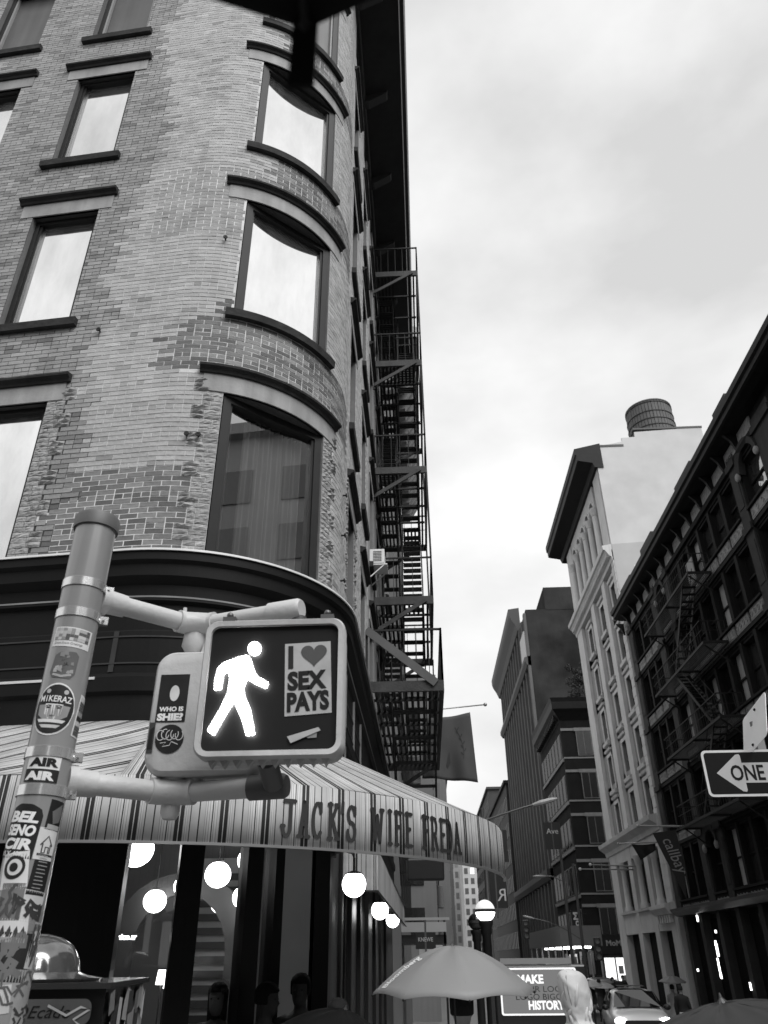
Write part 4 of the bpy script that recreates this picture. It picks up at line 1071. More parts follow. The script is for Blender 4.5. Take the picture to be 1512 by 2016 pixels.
SB = empty('pedestrian_signal', (-0.77, 2.96, 2.545), 'pale back of a second pedestrian signal behind the lit one', 'signal')
m = MB(); ri = rrect(0.455, 0.46, 0.07, 7)
m.ring([[(x*0.94, -0.19, z*0.94) for x, z in ri], [(x*0.985, -0.175, z*0.985) for x, z in ri], [(x, -0.155, z) for x, z in ri], [(x, -0.02, z) for x, z in ri], [(x*0.9, 0.0, z*0.9) for x, z in ri]]); auto_smooth(m.build('housing', house_m, SB), 50)
def backst(cx, cz, w, h, base, fn, nm='sticker', poly=None):
    m = MB(); put_poly(m, poly or [(cx-w/2, cz-h/2), (cx+w/2, cz-h/2), (cx+w/2, cz+h/2), (cx-w/2, cz+h/2)], ff(-0.1925), base); o = m.build(nm, MATS['sticker_paper'], SB)
    k = MB(); fn(k, ff(-0.1938)); k.build('print', MATS['sticker_paper'], o)
def who(k, f):
    put_text(k, 'WHO IS', f, -0.188, -0.098, -0.006, 0.012, 0.8, bold=0.05); put_text(k, 'SHIE?', f, -0.192, -0.096, -0.040, -0.012, 0.85, bold=0.06)
    put_poly(k, circ(-0.138, 0.062, 0.018, 16, 0.03), f, 0.7)
backst(-0.143, 0.045, 0.11, 0.178, 0.025, who)
def tagc(k, f):
    rr = random.Random(4)
    for c0 in range(5):
        x = -0.170+0.017*c0; put_stroke(k, arcp(x, -0.092+0.004*(c0 % 2), 0.014, 0.018, 40+30*c0, 330+20*c0, 10), 0.0028, f, 0.72)
    put_stroke(k, [(-.168, -.12), (-.148, -.117), (-.158, -.132), (-.133, -.128), (-.128, -.115), (-.103, -.125)], 0.0028, f, 0.72)
backst(-0.136, -0.105, 0.1, 0.1, 0.025, tagc, poly=circ(-0.136, -0.105, 0.052, 26))
backst(-0.2045, -0.10, 0.022, 0.11, 0.06, lambda k, f: put_poly(k, [(-.212, -.14), (-.197, -.14), (-.199, -.10), (-.196, -.06), (-.21, -.07)], f, 0.02))
for pa_ in ([(-0.055, -0.1, 0.22), (-0.055, -0.06, 0.29)], [(-0.055, -0.1, -0.22), (-0.055, -0.1, -0.26)]):
    m = MB(); m.tube(pa_, 0.035, 14); auto_smooth(m.build('mounting_tube', armm, SB))

# ================================================================== street signs at the right
SP = empty('sign_post', (2.52, 5.96, gz(5.96)), 'steel sign post carrying the one way sign, just outside the right edge', 'post')
m = MB(); m.box(-0.03, 0.03, -0.02, 0.02, 0.0, 3.36); m.build('post', gray('post_steel', 0.35, 0.4, metal=0.5), SP)
OW = empty('one_way_sign', (2.52, 5.9, 2.89), 'black and white one way sign with an arrow pointing left', 'sign')
sgn = gray('sign_sheet', 1.0, 0.5, attr=True, var=0.06, sc=20, spec=0.12)
w_, h_ = 0.94, 0.325
m = MB(); m.prism(rrect(w_, h_, 0.035, 5), lambda a, b: (a, 0.0, b), lambda a, b: (a, 0.004, b), 0.72); m.build('plate', sgn, OW)
m = MB(); m.prism(rrect(w_-0.035, h_-0.035, 0.022, 5), lambda a, b: (a, -0.0015, b), lambda a, b: (a, 0.001, b), 0.012); m.build('black_field', sgn, OW)
ar = [(-0.385, 0.0), (-0.225, 0.128), (-0.20, 0.132), (-0.192, 0.12), (-0.192, 0.07), (0.40, 0.07), (0.40, -0.07), (-0.192, -0.07), (-0.192, -0.12), (-0.20, -0.132), (-0.225, -0.128)]
m = MB(); put_poly(m, ar, ff(-0.003), 0.52); m.build('arrow', sgn, OW)
m = MB(); put_text(m, 'ONE', ff(-0.0045), -0.285, -0.045, -0.055, 0.055, 0.015, bold=0.02); put_text(m, 'WAY', ff(-0.0045), 0.02, 0.3, -0.055, 0.055, 0.015, bold=0.02); m.build('lettering', sgn, OW)
WS = empty('blank_sign', (2.485, 5.9, 3.22), 'blank white back of a tilted street sign above the one way sign', 'sign'); WS.rotation_euler = (0, radians(16), 0)
m = MB(); c_, s_ = cos(radians(12)), sin(radians(12))
pl_ = [(a*c_-b*s_, a*s_+b*c_) for a, b in rrect(0.46, 0.355, 0.03, 5)]
m.prism(pl_, lambda a, b: (0.0, -a, b), lambda a, b: (0.004, -a, b), 0.8); m.build('plate', gray('sign_white', 0.95, 0.3, var=0.08, sc=4), WS)
for z in (0.13, -0.14):
    m = MB(); m.sphere((-0.003, 0.0, z), 0.011, 8, 6); m.build('bolt', iron, WS)
# ================================================================== cabinet with a domed lid, lower left
CB = empty('street_cabinet', (-1.75, 3.9, 0), 'black street cabinet with a shiny domed lid and torn posters, behind the pole', 'cabinet')
m = MB(); zt = 1.655
m.hexa([(-0.55, -0.42, 0), (0.475, -0.38, 0), (0.30, 0.62, 0), (-0.55, 0.62, 0), (-0.55, -0.42, zt), (0.475, -0.38, zt), (0.30, 0.62, zt), (-0.55, 0.62, zt)]); m.build('body', gray('cabinet_black', 0.015, 0.3, var=0.4), CB)
m = MB(); m.hexa([(-0.58, -0.45, zt), (0.5, -0.41, zt), (0.32, 0.65, zt), (-0.58, 0.65, zt), (-0.58, -0.45, zt+0.02), (0.5, -0.41, zt+0.02), (0.32, 0.65, zt+0.02), (-0.58, 0.65, zt+0.02)]); m.build('top_plate', gray('cabinet_top', 0.05, 0.15, var=0.3), CB)
m = MB(); m.lathe([(0.27, 0.0), (0.28, 0.012), (0.22, 0.022), (0.185, 0.035), (0.175, 0.08), (0.14, 0.135), (0.09, 0.165), (0.03, 0.18), (0.002, 0.181)], (0.05, -0.1, zt+0.02), 40); auto_smooth(m.build('dome_lid', gray('dome_metal', 0.25, 0.12, metal=0.7, var=0.25, sc=6), CB))
m = MB(); a0 = V((0.485, -0.37, 0)); a1 = V((0.312, 0.61, 0)); dv = a1-a0; nrm = V((dv.y, -dv.x, 0)).normalized()
rp = random.Random(9)
for i in range(12):
    for j in range(8):
        u0_, v0_ = i/12+rp.uniform(-.03, .03), 0.9+j*0.09+rp.uniform(-.03, .03)
        if v0_ > zt-0.07: continue
        e = 0.004+rp.uniform(0, 0.002); P4 = lambda u, v: a0+dv*min(max(u, 0), 1)+nrm*e+V((0, 0, min(v, zt-0.004)))
        m.add([P4(u0_, v0_), P4(u0_+rp.uniform(.06, .14), v0_+rp.uniform(-.02, .02)), P4(u0_+rp.uniform(.06, .13), v0_+rp.uniform(.05, .12)), P4(u0_+rp.uniform(-.02, .03), v0_+rp.uniform(.05, .12))], [(0,1,2,3)], rp.choice((0.05, 0.15, 0.4, 0.6, 0.7, 0.3)))
o = m.build('torn_posters', MATS['sticker_paper'], CB); o['kind'] = 'stuff'
m = MB(); fy = -0.415; pl_ = [(x*1.0+0.24, z+zt-0.075) for x, z in rrect(0.40, 0.085, 0.03, 5)]; put_poly(m, pl_, lambda a, b: (a, fy+0.0, b), 0.13); o = m.build('graffiti_patch', MATS['sticker_paper'], CB)
m = MB(); put_text(m, 'DEcade', lambda a, b: (a, fy-0.002, b), 0.14, 0.36, zt-0.095, zt-0.055, 0.02, shear=0.3); m.build('lettering', MATS['sticker_paper'], o)
m = MB(); rg_ = random.Random(17)
for i in range(9):
    x, z = rg_.uniform(-.3, .4), zt-rg_.uniform(.04, .32); pts = [(x, z)]
    for _ in range(5): x += rg_.uniform(-.07, .09); z += rg_.uniform(-.04, .04); z = min(z, zt-.02); pts.append((min(max(x, -.5), .44), z))
    put_stroke(m, pts, .009, lambda a, b: (a, fy-.004, b), rg_.choice((.02, .35, .6, .02)))
m.build('graffiti', MATS['sticker_paper'], CB)['kind'] = 'stuff'

# ================================================================== umbrellas
def umbrella(name, loc, R, H, tilt, label, mat, n=8, rot=0.0, drop=0.0, shaft=0.75, text=None, tiltaz=0.0, scal=0.03, lift=0.006):
    t = empty(name, loc, label, 'umbrella'); t.rotation_euler = Matrix.Rotation(tilt, 3, V((cos(tiltaz), sin(tiltaz), 0))).to_euler()
    m = MB(); nr, ns = 10, 6; vs = []; N_ = n*ns
    def pt(k, rr):
        a = rot+2*pi*k/N_; fr = (k % ns)/ns; sc_ = 1-scal*sin(pi*fr)*rr**2
        x = rr*R*sc_; z = H*(1-(rr*sc_)**1.9)-H+H - 0.04*sin(pi*fr)*rr*(1-rr)*2 + (lift*sin(pi*fr)*rr**3)
        return V((x*cos(a), x*sin(a), z))
    for i in range(nr+1):
        for k in range(N_): vs.append(pt(k, max(0.02, i/nr)))
    m.add(vs, [(i*N_+k, i*N_+(k+1) % N_, (i+1)*N_+(k+1) % N_, (i+1)*N_+k) for i in range(nr) for k in range(N_)])
    o = m.build('canopy', mat, t, smooth=True); o.modifiers.new('cloth', 'SOLIDIFY').thickness = 0.002
    rib = MB()
    for j in range(n):
        r_ = MB(); r_.tube([pt(j*ns, f)+V((0,0,-0.008)) for f in (0.03, 0.3, 0.6, 0.85, 1.0)], 0.003, 5); e_ = pt(j*ns, 1.0); r_.sphere(e_, 0.007, 6, 5); r_.build('rib', iron, t)
    for j in range(n):
        r_ = MB(); r_.tube([pt(j*ns, f)+V((0, 0, 0.001)) for f in (0.03, 0.2, 0.4, 0.6, 0.8, 0.97)], 0.0022, 5); r_.build('seam', mat, t)
    s_ = MB(); s_.tube([(0, 0, H+0.02), (0, 0, -shaft)], 0.006, 8); s_.lathe([(0.003, H+0.03), (0.007, H+0.015), (0.022, H-0.002)], n=10); s_.build('shaft', gray('umbrella_shaft', 0.1, 0.3, metal=0.5), t)
    h_ = MB(); h_.tube([(0, 0, -shaft), (0, 0, -shaft-0.1)], 0.014, 8); h_.build('handle', iron, t)
    if text: text(t, pt, o)
    return t
def bloom(t, pt, o):
    ns = 6; m = MB(); vs, fs2, w = text_geo('Bloomberg', 0.03)
    k0 = 26.3                                         # panel that faces the street corner
    pts = []
    for a, b in vs:
        rr = 0.93-0.50*a; kk = k0+(0.3-b)*1.25/max(rr, .3)
        ki = math.floor(kk); fr = kk-ki; p = pt(ki % 48, rr)*(1-fr)+pt((ki+1) % 48, rr)*fr
        pts.append(p*1.006+V((0, 0, 0.004)))
    pts = [p for p in pts]
    m.add(pts, fs2); m.build('lettering', gray('umbrella_print', 0.75, 0.6), t)
umg = gray('grey_umbrella', 0.24, 0.5, var=0.06, sc=3, bump=0.1, bsc=9)
umb = gray('dark_umbrella', 0.01, 0.7, var=0.2, sc=4, spec=0.15)
c_ = atY(890, 1862, 6.2)
umbrella('umbrella', (c_.x, 6.2, c_.z-0.285), 0.56, 0.285, radians(2), 'large plain grey umbrella with white lettering, held over a walker', umg, rot=radians(8), text=bloom, shaft=0.55)
c_ = atY(1441, 1972, 3.3)
umbrella('umbrella', (c_.x, 3.3, c_.z-0.22), 0.62, 0.22, radians(-9), 'dark umbrella rising from the lower right corner', gray('wet_umbrella', 0.022, 0.5, spec=0.3, var=0.15, sc=4), rot=radians(20), tiltaz=pi/2)
c_ = atY(690, 1985, 6.9)
umbrella('umbrella', (c_.x-0.1, 6.9, c_.z-0.25), 0.5, 0.25, radians(14), 'black umbrella in the shade left of the grey one', umb, rot=radians(10), tiltaz=pi/2)
# the photographer's own umbrella: one rib tip and its strap hang into the top of the view
TU = umbrella('umbrella', (-0.066, -0.30, 2.325), 0.60, 0.25, 0.0, 'black umbrella edge with a hanging strap, blurred at the top of the view', umb, rot=pi/2, shaft=0.9, scal=0.045, lift=0.014)
m = MB(); m.box(-0.009, 0.009, 0.597, 0.60, -0.072, 0.004); m.build('strap', umb, TU)
# ================================================================== right side of the street
XR = 14.0
def fb(m, y0, y1, z0, z1, o0, o1, tone=None): m.box(XR-o1, XR-o0, y0, y1, z0, z1, tone)
def fprof(m, prof, y0, y1, tone=None):      # profile of (out, z) extruded along the street
    m.ring([[(XR-o, y, z) for o, z in prof] for y in (y0, y1)], tone=tone)
rp = random.Random(31)
# ------------------------------------------------------------------ dark cast-iron fronted building
DK = empty('dark_building', (XR, 37, gz(37)), 'dark ornate five storey building with an iron fire escape, right of the street', 'building')
def dp(m, n, mt, parent=None, **k):
    o = m.build(n, mt, parent or DK, **k)
    if parent is None: o.matrix_parent_inverse = Matrix.Translation((-XR, -37, -gz(37)))
    return o
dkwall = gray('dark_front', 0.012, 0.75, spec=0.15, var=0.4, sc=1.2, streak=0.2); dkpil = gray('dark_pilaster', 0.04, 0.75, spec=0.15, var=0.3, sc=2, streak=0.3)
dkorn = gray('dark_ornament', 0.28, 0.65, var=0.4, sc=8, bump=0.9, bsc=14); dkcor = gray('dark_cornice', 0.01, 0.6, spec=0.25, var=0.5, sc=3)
dpane = [mirror('dim_pane', 0.16, 0.012, 0.03, wave=0.5), mirror('bright_pane', 0.45, 0.05, 0.03, wave=0.6), mirror('dim_pane_b', 0.10, 0.012, 0.05, wave=0.4), mirror('blind_pane', 0.3, 0.5, 0.05, wave=0.5, grime=0.25)]
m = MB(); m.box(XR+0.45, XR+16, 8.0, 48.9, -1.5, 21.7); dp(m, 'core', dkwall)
FLR = [(4.35, 6.9), (7.75, 10.1), (11.1, 13.5), (14.45, 16.9), (17.9, 20.05)]
bays = [('pil', 24.6, 26.3), ('arch', 26.3, 28.5), ('pil', 28.5, 29.3)] + [('win', 29.3+1.7*i, 31.0+1.7*i) for i in range(6)] + [('pil', 39.5, 40.3), ('arch', 40.3, 42.2), ('pil', 42.2, 43.2)] + [('win', 43.2+1.6*i, 44.8+1.6*i) for i in range(3)] + [('pil', 48.0, 48.95)]
near = [('pil', 8.0, 9.0)] + [('win', 9.0+1.95*i, 10.95+1.95*i) for i in range(8)]
for kd, a, b in near+bays:
    if kd == 'pil':
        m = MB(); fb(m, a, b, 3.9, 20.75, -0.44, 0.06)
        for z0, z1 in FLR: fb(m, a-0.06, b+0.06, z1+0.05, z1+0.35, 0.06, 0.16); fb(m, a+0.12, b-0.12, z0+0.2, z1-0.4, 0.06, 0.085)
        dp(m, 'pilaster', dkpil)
        continue
    for fi, (z0, z1) in enumerate(FLR):
        m = MB(); zc = FLR[fi-1][1] if fi else 3.95
        fb(m, a, b, zc, z0, -0.44, -0.06); fb(m, a-0.01, b+0.01, z0-0.10, z0-0.001, -0.06, 0.12)
        fb(m, a, b, zc+0.12, zc+0.28, -0.06, 0.03)
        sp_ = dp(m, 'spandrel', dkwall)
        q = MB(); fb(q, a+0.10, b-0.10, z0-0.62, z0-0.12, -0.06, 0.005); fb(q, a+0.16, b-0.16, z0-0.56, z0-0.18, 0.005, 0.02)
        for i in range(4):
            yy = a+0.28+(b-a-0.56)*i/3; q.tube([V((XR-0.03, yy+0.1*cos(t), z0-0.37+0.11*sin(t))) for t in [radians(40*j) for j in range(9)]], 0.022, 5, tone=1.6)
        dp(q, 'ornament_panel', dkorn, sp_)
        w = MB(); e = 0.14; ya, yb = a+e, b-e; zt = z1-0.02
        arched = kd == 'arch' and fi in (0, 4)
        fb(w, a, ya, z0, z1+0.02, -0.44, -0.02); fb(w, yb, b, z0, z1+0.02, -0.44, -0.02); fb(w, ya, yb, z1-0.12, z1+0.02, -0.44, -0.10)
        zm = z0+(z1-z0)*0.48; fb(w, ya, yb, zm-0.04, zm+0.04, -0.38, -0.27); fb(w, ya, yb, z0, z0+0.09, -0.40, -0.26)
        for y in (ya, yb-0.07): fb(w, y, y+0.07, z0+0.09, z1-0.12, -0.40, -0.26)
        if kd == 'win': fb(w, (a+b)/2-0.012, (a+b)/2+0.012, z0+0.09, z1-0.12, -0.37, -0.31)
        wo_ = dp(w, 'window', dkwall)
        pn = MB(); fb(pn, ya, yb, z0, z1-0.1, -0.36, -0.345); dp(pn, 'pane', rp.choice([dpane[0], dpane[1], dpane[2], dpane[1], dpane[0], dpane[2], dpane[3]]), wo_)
        if arched:
            r = MB(); cy = (a+b)/2; R1 = (b-a)/2+0.05; n = 14; zc_ = z1-R1*0.55
            rings = []
            for i in range(n+1):
                t = pi*i/n; rings.append([(XR-o_, cy-rr*cos(t), zc_+rr*sin(t)) for o_, rr in ((-0.05, R1-0.3), (0.10, R1-0.3), (0.15, R1), (-0.05, R1))])
            r.ring(rings); dp(r, 'archivolt', dkpil, wo_)
            s2 = MB(); sz = zc_; pts = [(-(R1-0.25)*cos(pi*i/n), sz+(R1-0.25)*sin(pi*i/n)) for i in range(n+1)]
            poly = pts + [((b-a)/2, sz), ((b-a)/2, z1+0.72), (-(b-a)/2, z1+0.72), (-(b-a)/2, sz)]
            s2.prism(poly, lambda y, z: (XR+0.2, cy+y, z), lambda y, z: (XR-0.02, cy+y, z)); dp(s2, 'arch_spandrel', dkpil, wo_)
            for s_ in (-1, 1):
                c3 = MB(); c3.sphere((XR-0.12, cy+s_*(R1-0.1), zc_-0.05), 0.17, 10, 8, sc=(0.7, 0.9, 1.2)); dp(c3, 'capital', dkorn, wo_)
# frieze, panels and cornice
m = MB(); fb(m, 8.0, 48.9, 20.06, 21.3, -0.44, -0.04); fprof(m, [(-0.04, 20.2), (0.10, 20.2), (0.16, 20.38), (-0.04, 20.4)], 24.6, 48.9); dp(m, 'frieze', dkwall)
y = 26.4
while y < 48.3:
    q = MB(); fb(q, y, y+1.35, 20.45, 21.12, -0.04, 0.03); fb(q, y+0.08, y+1.27, 20.52, 21.05, 0.03, 0.045); fb(q, y+0.16, y+1.19, 20.6, 20.97, 0.045, 0.05)
    for i in range(3): q.tube([V((XR-0.055, y+0.35+0.32*i+0.12*cos(t), 20.78+0.13*sin(t))) for t in [radians(40*j) for j in range(9)]], 0.02, 5)
    dp(q, 'frieze_panel', dkorn)
    q = MB(); fprof(q, [(0.0, 20.4), (0.14, 20.45), (0.3, 20.9), (0.55, 21.2), (0.0, 21.2)], y+1.42, y+1.56); dp(q, 'bracket', dkcor)
    y += 1.68
m = MB(); fprof(m, [(-0.44, 21.15), (0.35, 21.17), (0.72, 21.25), (0.82, 21.3), (0.84, 21.48), (0.95, 21.55), (0.97, 21.8), (-0.44, 21.95)], 8.0, 49.1); dp(m, 'cornice', dkcor)
m = MB()
for i, (y0, y1, h) in enumerate(((31.0, 33.5, 0.25), (38.2, 40.6, 0.5), (26, 27.5, 0.3), (43.5, 46, 0.2))): m.box(XR-0.93, XR-0.2, y0, y1, 21.78, 21.88+h*0.5)
dp(m, 'parapet_block', dkcor)
# shop front
m = MB(); fprof(m, [(-0.44, 3.55), (0.15, 3.6), (0.42, 3.82), (0.45, 3.95), (-0.44, 4.02)], 8.0, 49.0); dp(m, 'shop_cornice', gray('shop_cornice', 0.04, 0.4, var=0.3))
for i in range(15):
    y = 9.5+2.75*i; m = MB(); fb(m, y-0.25, y+0.25, gz(y)-0.1, 3.56, -0.44, 0.03); dp(m, 'shop_pier', dkpil)
    q = MB(); fb(q, y+0.25, y+2.5, gz(y)+0.4, 3.3, -0.40, -0.37); dp(q, 'shop_pane', dpane[2])
lt = glow('reflection_glow', 0.9, 2.5)  # glowing slabs added to imitate irregular reflections in the shop front, not lamps
for (px, py, w, h) in ((1409, 1857, 0.10, 0.22), (1412, 1870, 0.15, 0.55), (1416, 1905, 0.07, 0.8), (1373, 1808, 0.10, 0.3), (1409, 1834, 0.09, 0.12), (1420, 1922, 0.06, 0.2), (1478, 1942, 0.08, 0.3), (1374, 1910, 0.10, 0.12)):
    p = atX(px, py, XR-0.05); t = empty('shop_reflection', (XR-0.02, p.y, p.z), 'glowing strip added for a reflection in the dark shop front, %s' % {1857: 'short upper one', 1870: 'longest bright one', 1905: 'thin lower one', 1808: 'angled one on the fascia', 1834: 'highest of the column', 1922: 'lowest of the column', 1942: 'farthest right', 1910: 'round one by the left pier'}[py], 'lamp')
    m = MB(); m.box(-0.06, 0.0, -w/2, w/2, -h/2, h/2); m.build('lens', lt, t); m = MB(); m.box(0.001, 0.03, -w/2-0.03, w/2+0.03, -h/2-0.03, h/2+0.03); m.build('back_plate', iron, t)

# fire escape of the dark building
F2 = empty('fire_escape', (XR, 38, 7.6), 'black iron fire escape zigzagging down the dark building', 'fire escape')
def f2p(m, n, mt=None, parent=None):
    o = m.build(n, mt or iron2, parent or F2)
    if parent is None: o.matrix_parent_inverse = Matrix.Translation((-XR, -38, -7.6))
    return o
iron2 = gray('grey_black_iron', 0.02, 0.65, var=0.3, sc=5, spec=0.25)
fz = [17.45, 14.0, 10.65, 7.3]; xo = XR-1.15
for i, z in enumerate(fz):
    ya, yb = 33.6, 42.0
    p = MB(); p.box(xo-0.03, xo+0.03, ya, yb, z-0.12, z); p.box(XR-0.1, XR-0.04, ya, yb, z-0.12, z)
    for y in (ya, yb, (ya+yb)/2): p.box(xo, XR-0.08, y-0.03, y+0.03, z-0.121, z-0.001)
    P_ = f2p(p, 'platform')
    s_ = MB()
    for k in range(12): s_.box(xo+0.05+k*0.085, xo+0.075+k*0.085, ya, yb, z-0.05, z-0.02)
    so_ = f2p(s_, 'slats', None, P_); so_['kind'] = 'stuff'
    for a, b in (((XR-0.05, ya), (xo, ya)), ((xo, ya), (xo, yb)), ((xo, yb), (XR-0.05, yb))):
        r = MB(); A_, B_ = V((a[0], a[1], z)), V((b[0], b[1], z)); L_ = (B_-A_).length
        for h in (0.95, 0.5): r.bar(A_+V((0,0,h)), B_+V((0,0,h)), 0.04 if h > .9 else 0.02)
        k = int(L_/0.3)
        for j in range(k+1): q_ = A_+(B_-A_)*j/k; r.bar(q_, q_+V((0,0,0.95)), 0.018)
        f2p(r, 'railing')
    for y in (ya+0.3, yb-0.3):
        b_ = MB(); b_.bar((XR-0.05, y, z-0.9), (xo+0.1, y, z-0.1), 0.05, 0.06); f2p(b_, 'bracket')
    if i < 3:
        y0, y1 = (35.0, 38.6) if i % 2 == 0 else (38.6, 35.0)
        z1 = fz[i+1]; s_ = MB()
        for x in (xo+0.15, xo+0.75): s_.bar((x, y0, z), (x, y1, z1), 0.04, 0.16); s_.bar((x, y0, z+0.8), (x, y1, z1+0.8), 0.03, 0.03)
        st = f2p(s_, 'stair')
        for k in range(13):
            f = (k+0.5)/13; q = MB(); y = y0+(y1-y0)*f; q.box(xo+0.17, xo+0.73, y-0.1, y+0.1, z+(z1-z)*f-0.02, z+(z1-z)*f+0.02); f2p(q, 'tread', None, st)
m = MB(); fb(m, 35.6, 36.6, 17.6, 19.2, 0.0, 0.05); f2p(m, 'fire_door', gray('pale_board', 0.25, 0.6))

# ------------------------------------------------------------------ pale loft building with arcade and water tank
LT = empty('pale_building', (XR, 57, gz(57)), 'tall pale stone building with an arcaded top floor and deep black cornice', 'building')
def lp(m, n, mt, parent=None, **k):
    o = m.build(n, mt, parent or LT, **k)
    if parent is None: o.matrix_parent_inverse = Matrix.Translation((-XR, -57, -gz(57)))
    return o
lst = gray('pale_stone', 0.56, 0.7, var=0.16, sc=1.0, streak=0.22, bump=0.15, bsc=10)
lsd = gray('recess_stone', 0.25, 0.7, var=0.2, sc=1.0, streak=0.25)
lside = gray('pale_side_wall', 0.6, 0.9, var=0.09, sc=0.9, dirt=0.10, spec=0.1)
Y0, Y1 = 49.6, 64.6
m = MB(); m.hexa([(XR+0.5, Y0+0.02, -1.5), (36, Y0+0.02, -1.5), (36, Y1, -1.5), (XR+0.5, Y1, -1.5), (XR+0.5, Y0+0.02, 34.2), (36, Y0+0.02, 34.2), (36, Y1, 34.2), (XR+0.5, Y1, 34.2)]); lp(m, 'core', lsd)
sw = MB(); pr_ = [(XR+0.02, -1.5), (36, -1.5), (36, 36.1), (22.45, 36.1), (22.45, 37.15), (17.27, 36.9), (17.27, 36.45), (16.2, 36.4), (16.2, 36.05), (XR+0.02, 35.6)]
sw.prism(pr_, lambda x, z: (x, Y0, z), lambda x, z: (x, Y0-0.12, z)); SWL = lp(sw, 'side_wall', lside)
sw = MB(); sw.prism([(XR+0.03, 4), (22, 4), (22, 27.6), (XR+0.03, 27.2)], lambda x, z: (x, Y0-0.121, z), lambda x, z: (x, Y0-0.135, z)); lp(sw, 'lower_render', gray('pale_side_lower', 0.48, 0.9, var=0.1, sc=0.9, dirt=0.12, spec=0.1), SWL)
sw = MB(); sw.box(15.35, 16.0, Y0-0.15, Y0-0.136, 24.5, 25.5); lp(sw, 'patch', gray('pale_patch', 0.8, 0.8), SWL)
sw = MB(); sw.box(XR+0.02, 16.25, Y0-0.16, Y0+0.3, 35.6, 35.78); sw.box(17.2, 22.5, Y0-0.16, Y0+0.3, 37.1, 37.25); lp(sw, 'coping', gray('dark_coping', 0.06, 0.6), SWL)
for i in range(36):
    z = 4.5+i*0.62; m = MB(); fb(m, Y0-0.1, Y0+(0.75 if i % 2 else 0.5), z, z+0.58, -0.45, 0.05); lp(m, 'quoin', lst)
pils = [(49.9, 50.25), (53.05, 54.0), (57.2, 58.3), (62.6, 64.6)]
for a, b in pils: m = MB(); fb(m, a, b, 8.9, 26.0, -0.45, 0.03); lp(m, 'pilaster', lst)
lbay = [(50.25, 53.05), (54.0, 57.2), (58.3, 62.6)]
lz = [(22.85, 24.9), (19.3, 21.5), (15.85, 18.1), (12.4, 14.7), (9.3, 11.35)]
wpan = mirror('loft_pane', 0.06, 0.008, 0.05, wave=0.3)
for a, b in lbay:
    c = (a+b)/2-0.1; hw = 0.62
    for z0, z1 in lz:
        m = MB(); top = z1+1.35 if z1 > 24 else z1+1.45
        for y0, y1, za, zb in ((a, c-hw, z0-0.35, z1+0.05), (c+hw, b, z0-0.35, z1+0.05), (a, b, z1+0.05, min(top, 26.0)), (a, b, z0-0.75, z0-0.35)): fb(m, y0, y1, za, zb, -0.45, -0.22)
        wo_ = lp(m, 'window', lsd)
        m = MB(); fprof(m, [(-0.22, z0-0.35), (0.02, z0-0.3), (0.05, z0-0.08), (-0.3, z0)], c-hw-0.25, c+hw+0.25); lp(m, 'sill', lst, wo_)
        m = MB(); fprof(m, [(-0.22, z1+0.38), (-0.05, z1+0.42), (0.0, z1+0.58), (-0.22, z1+0.62)], c-hw-0.3, c+hw+0.3); fb(m, c-hw-0.2, c-hw, z0, z1+0.3, -0.25, -0.14); fb(m, c+hw, c+hw+0.2, z0, z1+0.3, -0.25, -0.14); fb(m, c-hw-0.2, c+hw+0.2, z1+0.05, z1+0.30, -0.25, -0.145); lp(m, 'hood_mould', lst, wo_)
        m = MB(); fb(m, c-hw, c+hw, z0-0.02, z1+0.06, -0.44, -0.42); lp(m, 'pane', wpan, wo_)
        m = MB(); fb(m, c-hw, c+hw, (z0+z1)/2-0.04, (z0+z1)/2+0.04, -0.42, -0.38); fb(m, c-0.03, c+0.03, z0, z1, -0.42, -0.385); lp(m, 'glazing_bar', darkframe, wo_)
m = MB(); fprof(m, [(-0.45, 25.95), (0.08, 25.98), (0.12, 26.25), (0.22, 26.3), (0.5, 26.75), (0.62, 26.8), (0.66, 27.1), (-0.45, 27.3)], 49.5, 64.9); BC = lp(m, 'belt_cornice', lst)
for i in range(46):
    y = 49.8+i*0.325; m = MB(); fb(m, y, y+0.17, 26.32, 26.62, 0.2, 0.4); lp(m, 'dentil', lst, BC)
# arcade
for a, b in ((49.75, 51.55), (62.4, 64.6)): m = MB(); fb(m, a, b, 27.2, 34.2, -0.45, 0.0); lp(m, 'arcade_pier', lst)
cols = [62.1-1.98*i for i in range(6)]
m = MB(); n = 12
for i in range(5):
    ya, yb = cols[i+1], cols[i]; cy = (ya+yb)/2; R_ = (yb-ya)/2-0.24
    poly = [(ya, 34.2), (ya, 31.6), (cy-R_, 31.6)] + [(cy-R_*cos(pi*k/n), 31.75+R_*1.25*sin(pi*k/n)) for k in range(n+1)] + [(cy+R_, 31.6), (yb, 31.6), (yb, 34.2)]
    q = MB(); q.prism(poly, lambda y, z: (XR+0.35, y, z), lambda y, z: (XR+0.0, y, z)); ao = lp(q, 'arch', lst)
    q = MB(); rings = []
    for k in range(n+1):
        t = pi*k/n; rings.append([(XR-o_, cy-rr*cos(t), 31.75+rr*1.25*sin(t)) for o_, rr in ((0.0, R_), (0.07, R_), (0.07, R_+0.16), (0.0, R_+0.16))])
    q.ring(rings); lp(q, 'archivolt', lst, ao)
    q = MB(); fb(q, cy-R_, cy+R_, 27.3, 33.2, -0.44, -0.42); lp(q, 'pane', wpan, ao)
for y in cols:
    q = MB(); q.lathe([(0.36, 27.2), (0.36, 27.45), (0.27, 27.6), (0.255, 31.0), (0.30, 31.05), (0.27, 31.1), (0.40, 31.5), (0.42, 31.62)], (XR-0.06, y, 0), 14); auto_smooth(lp(q, 'column', lst))
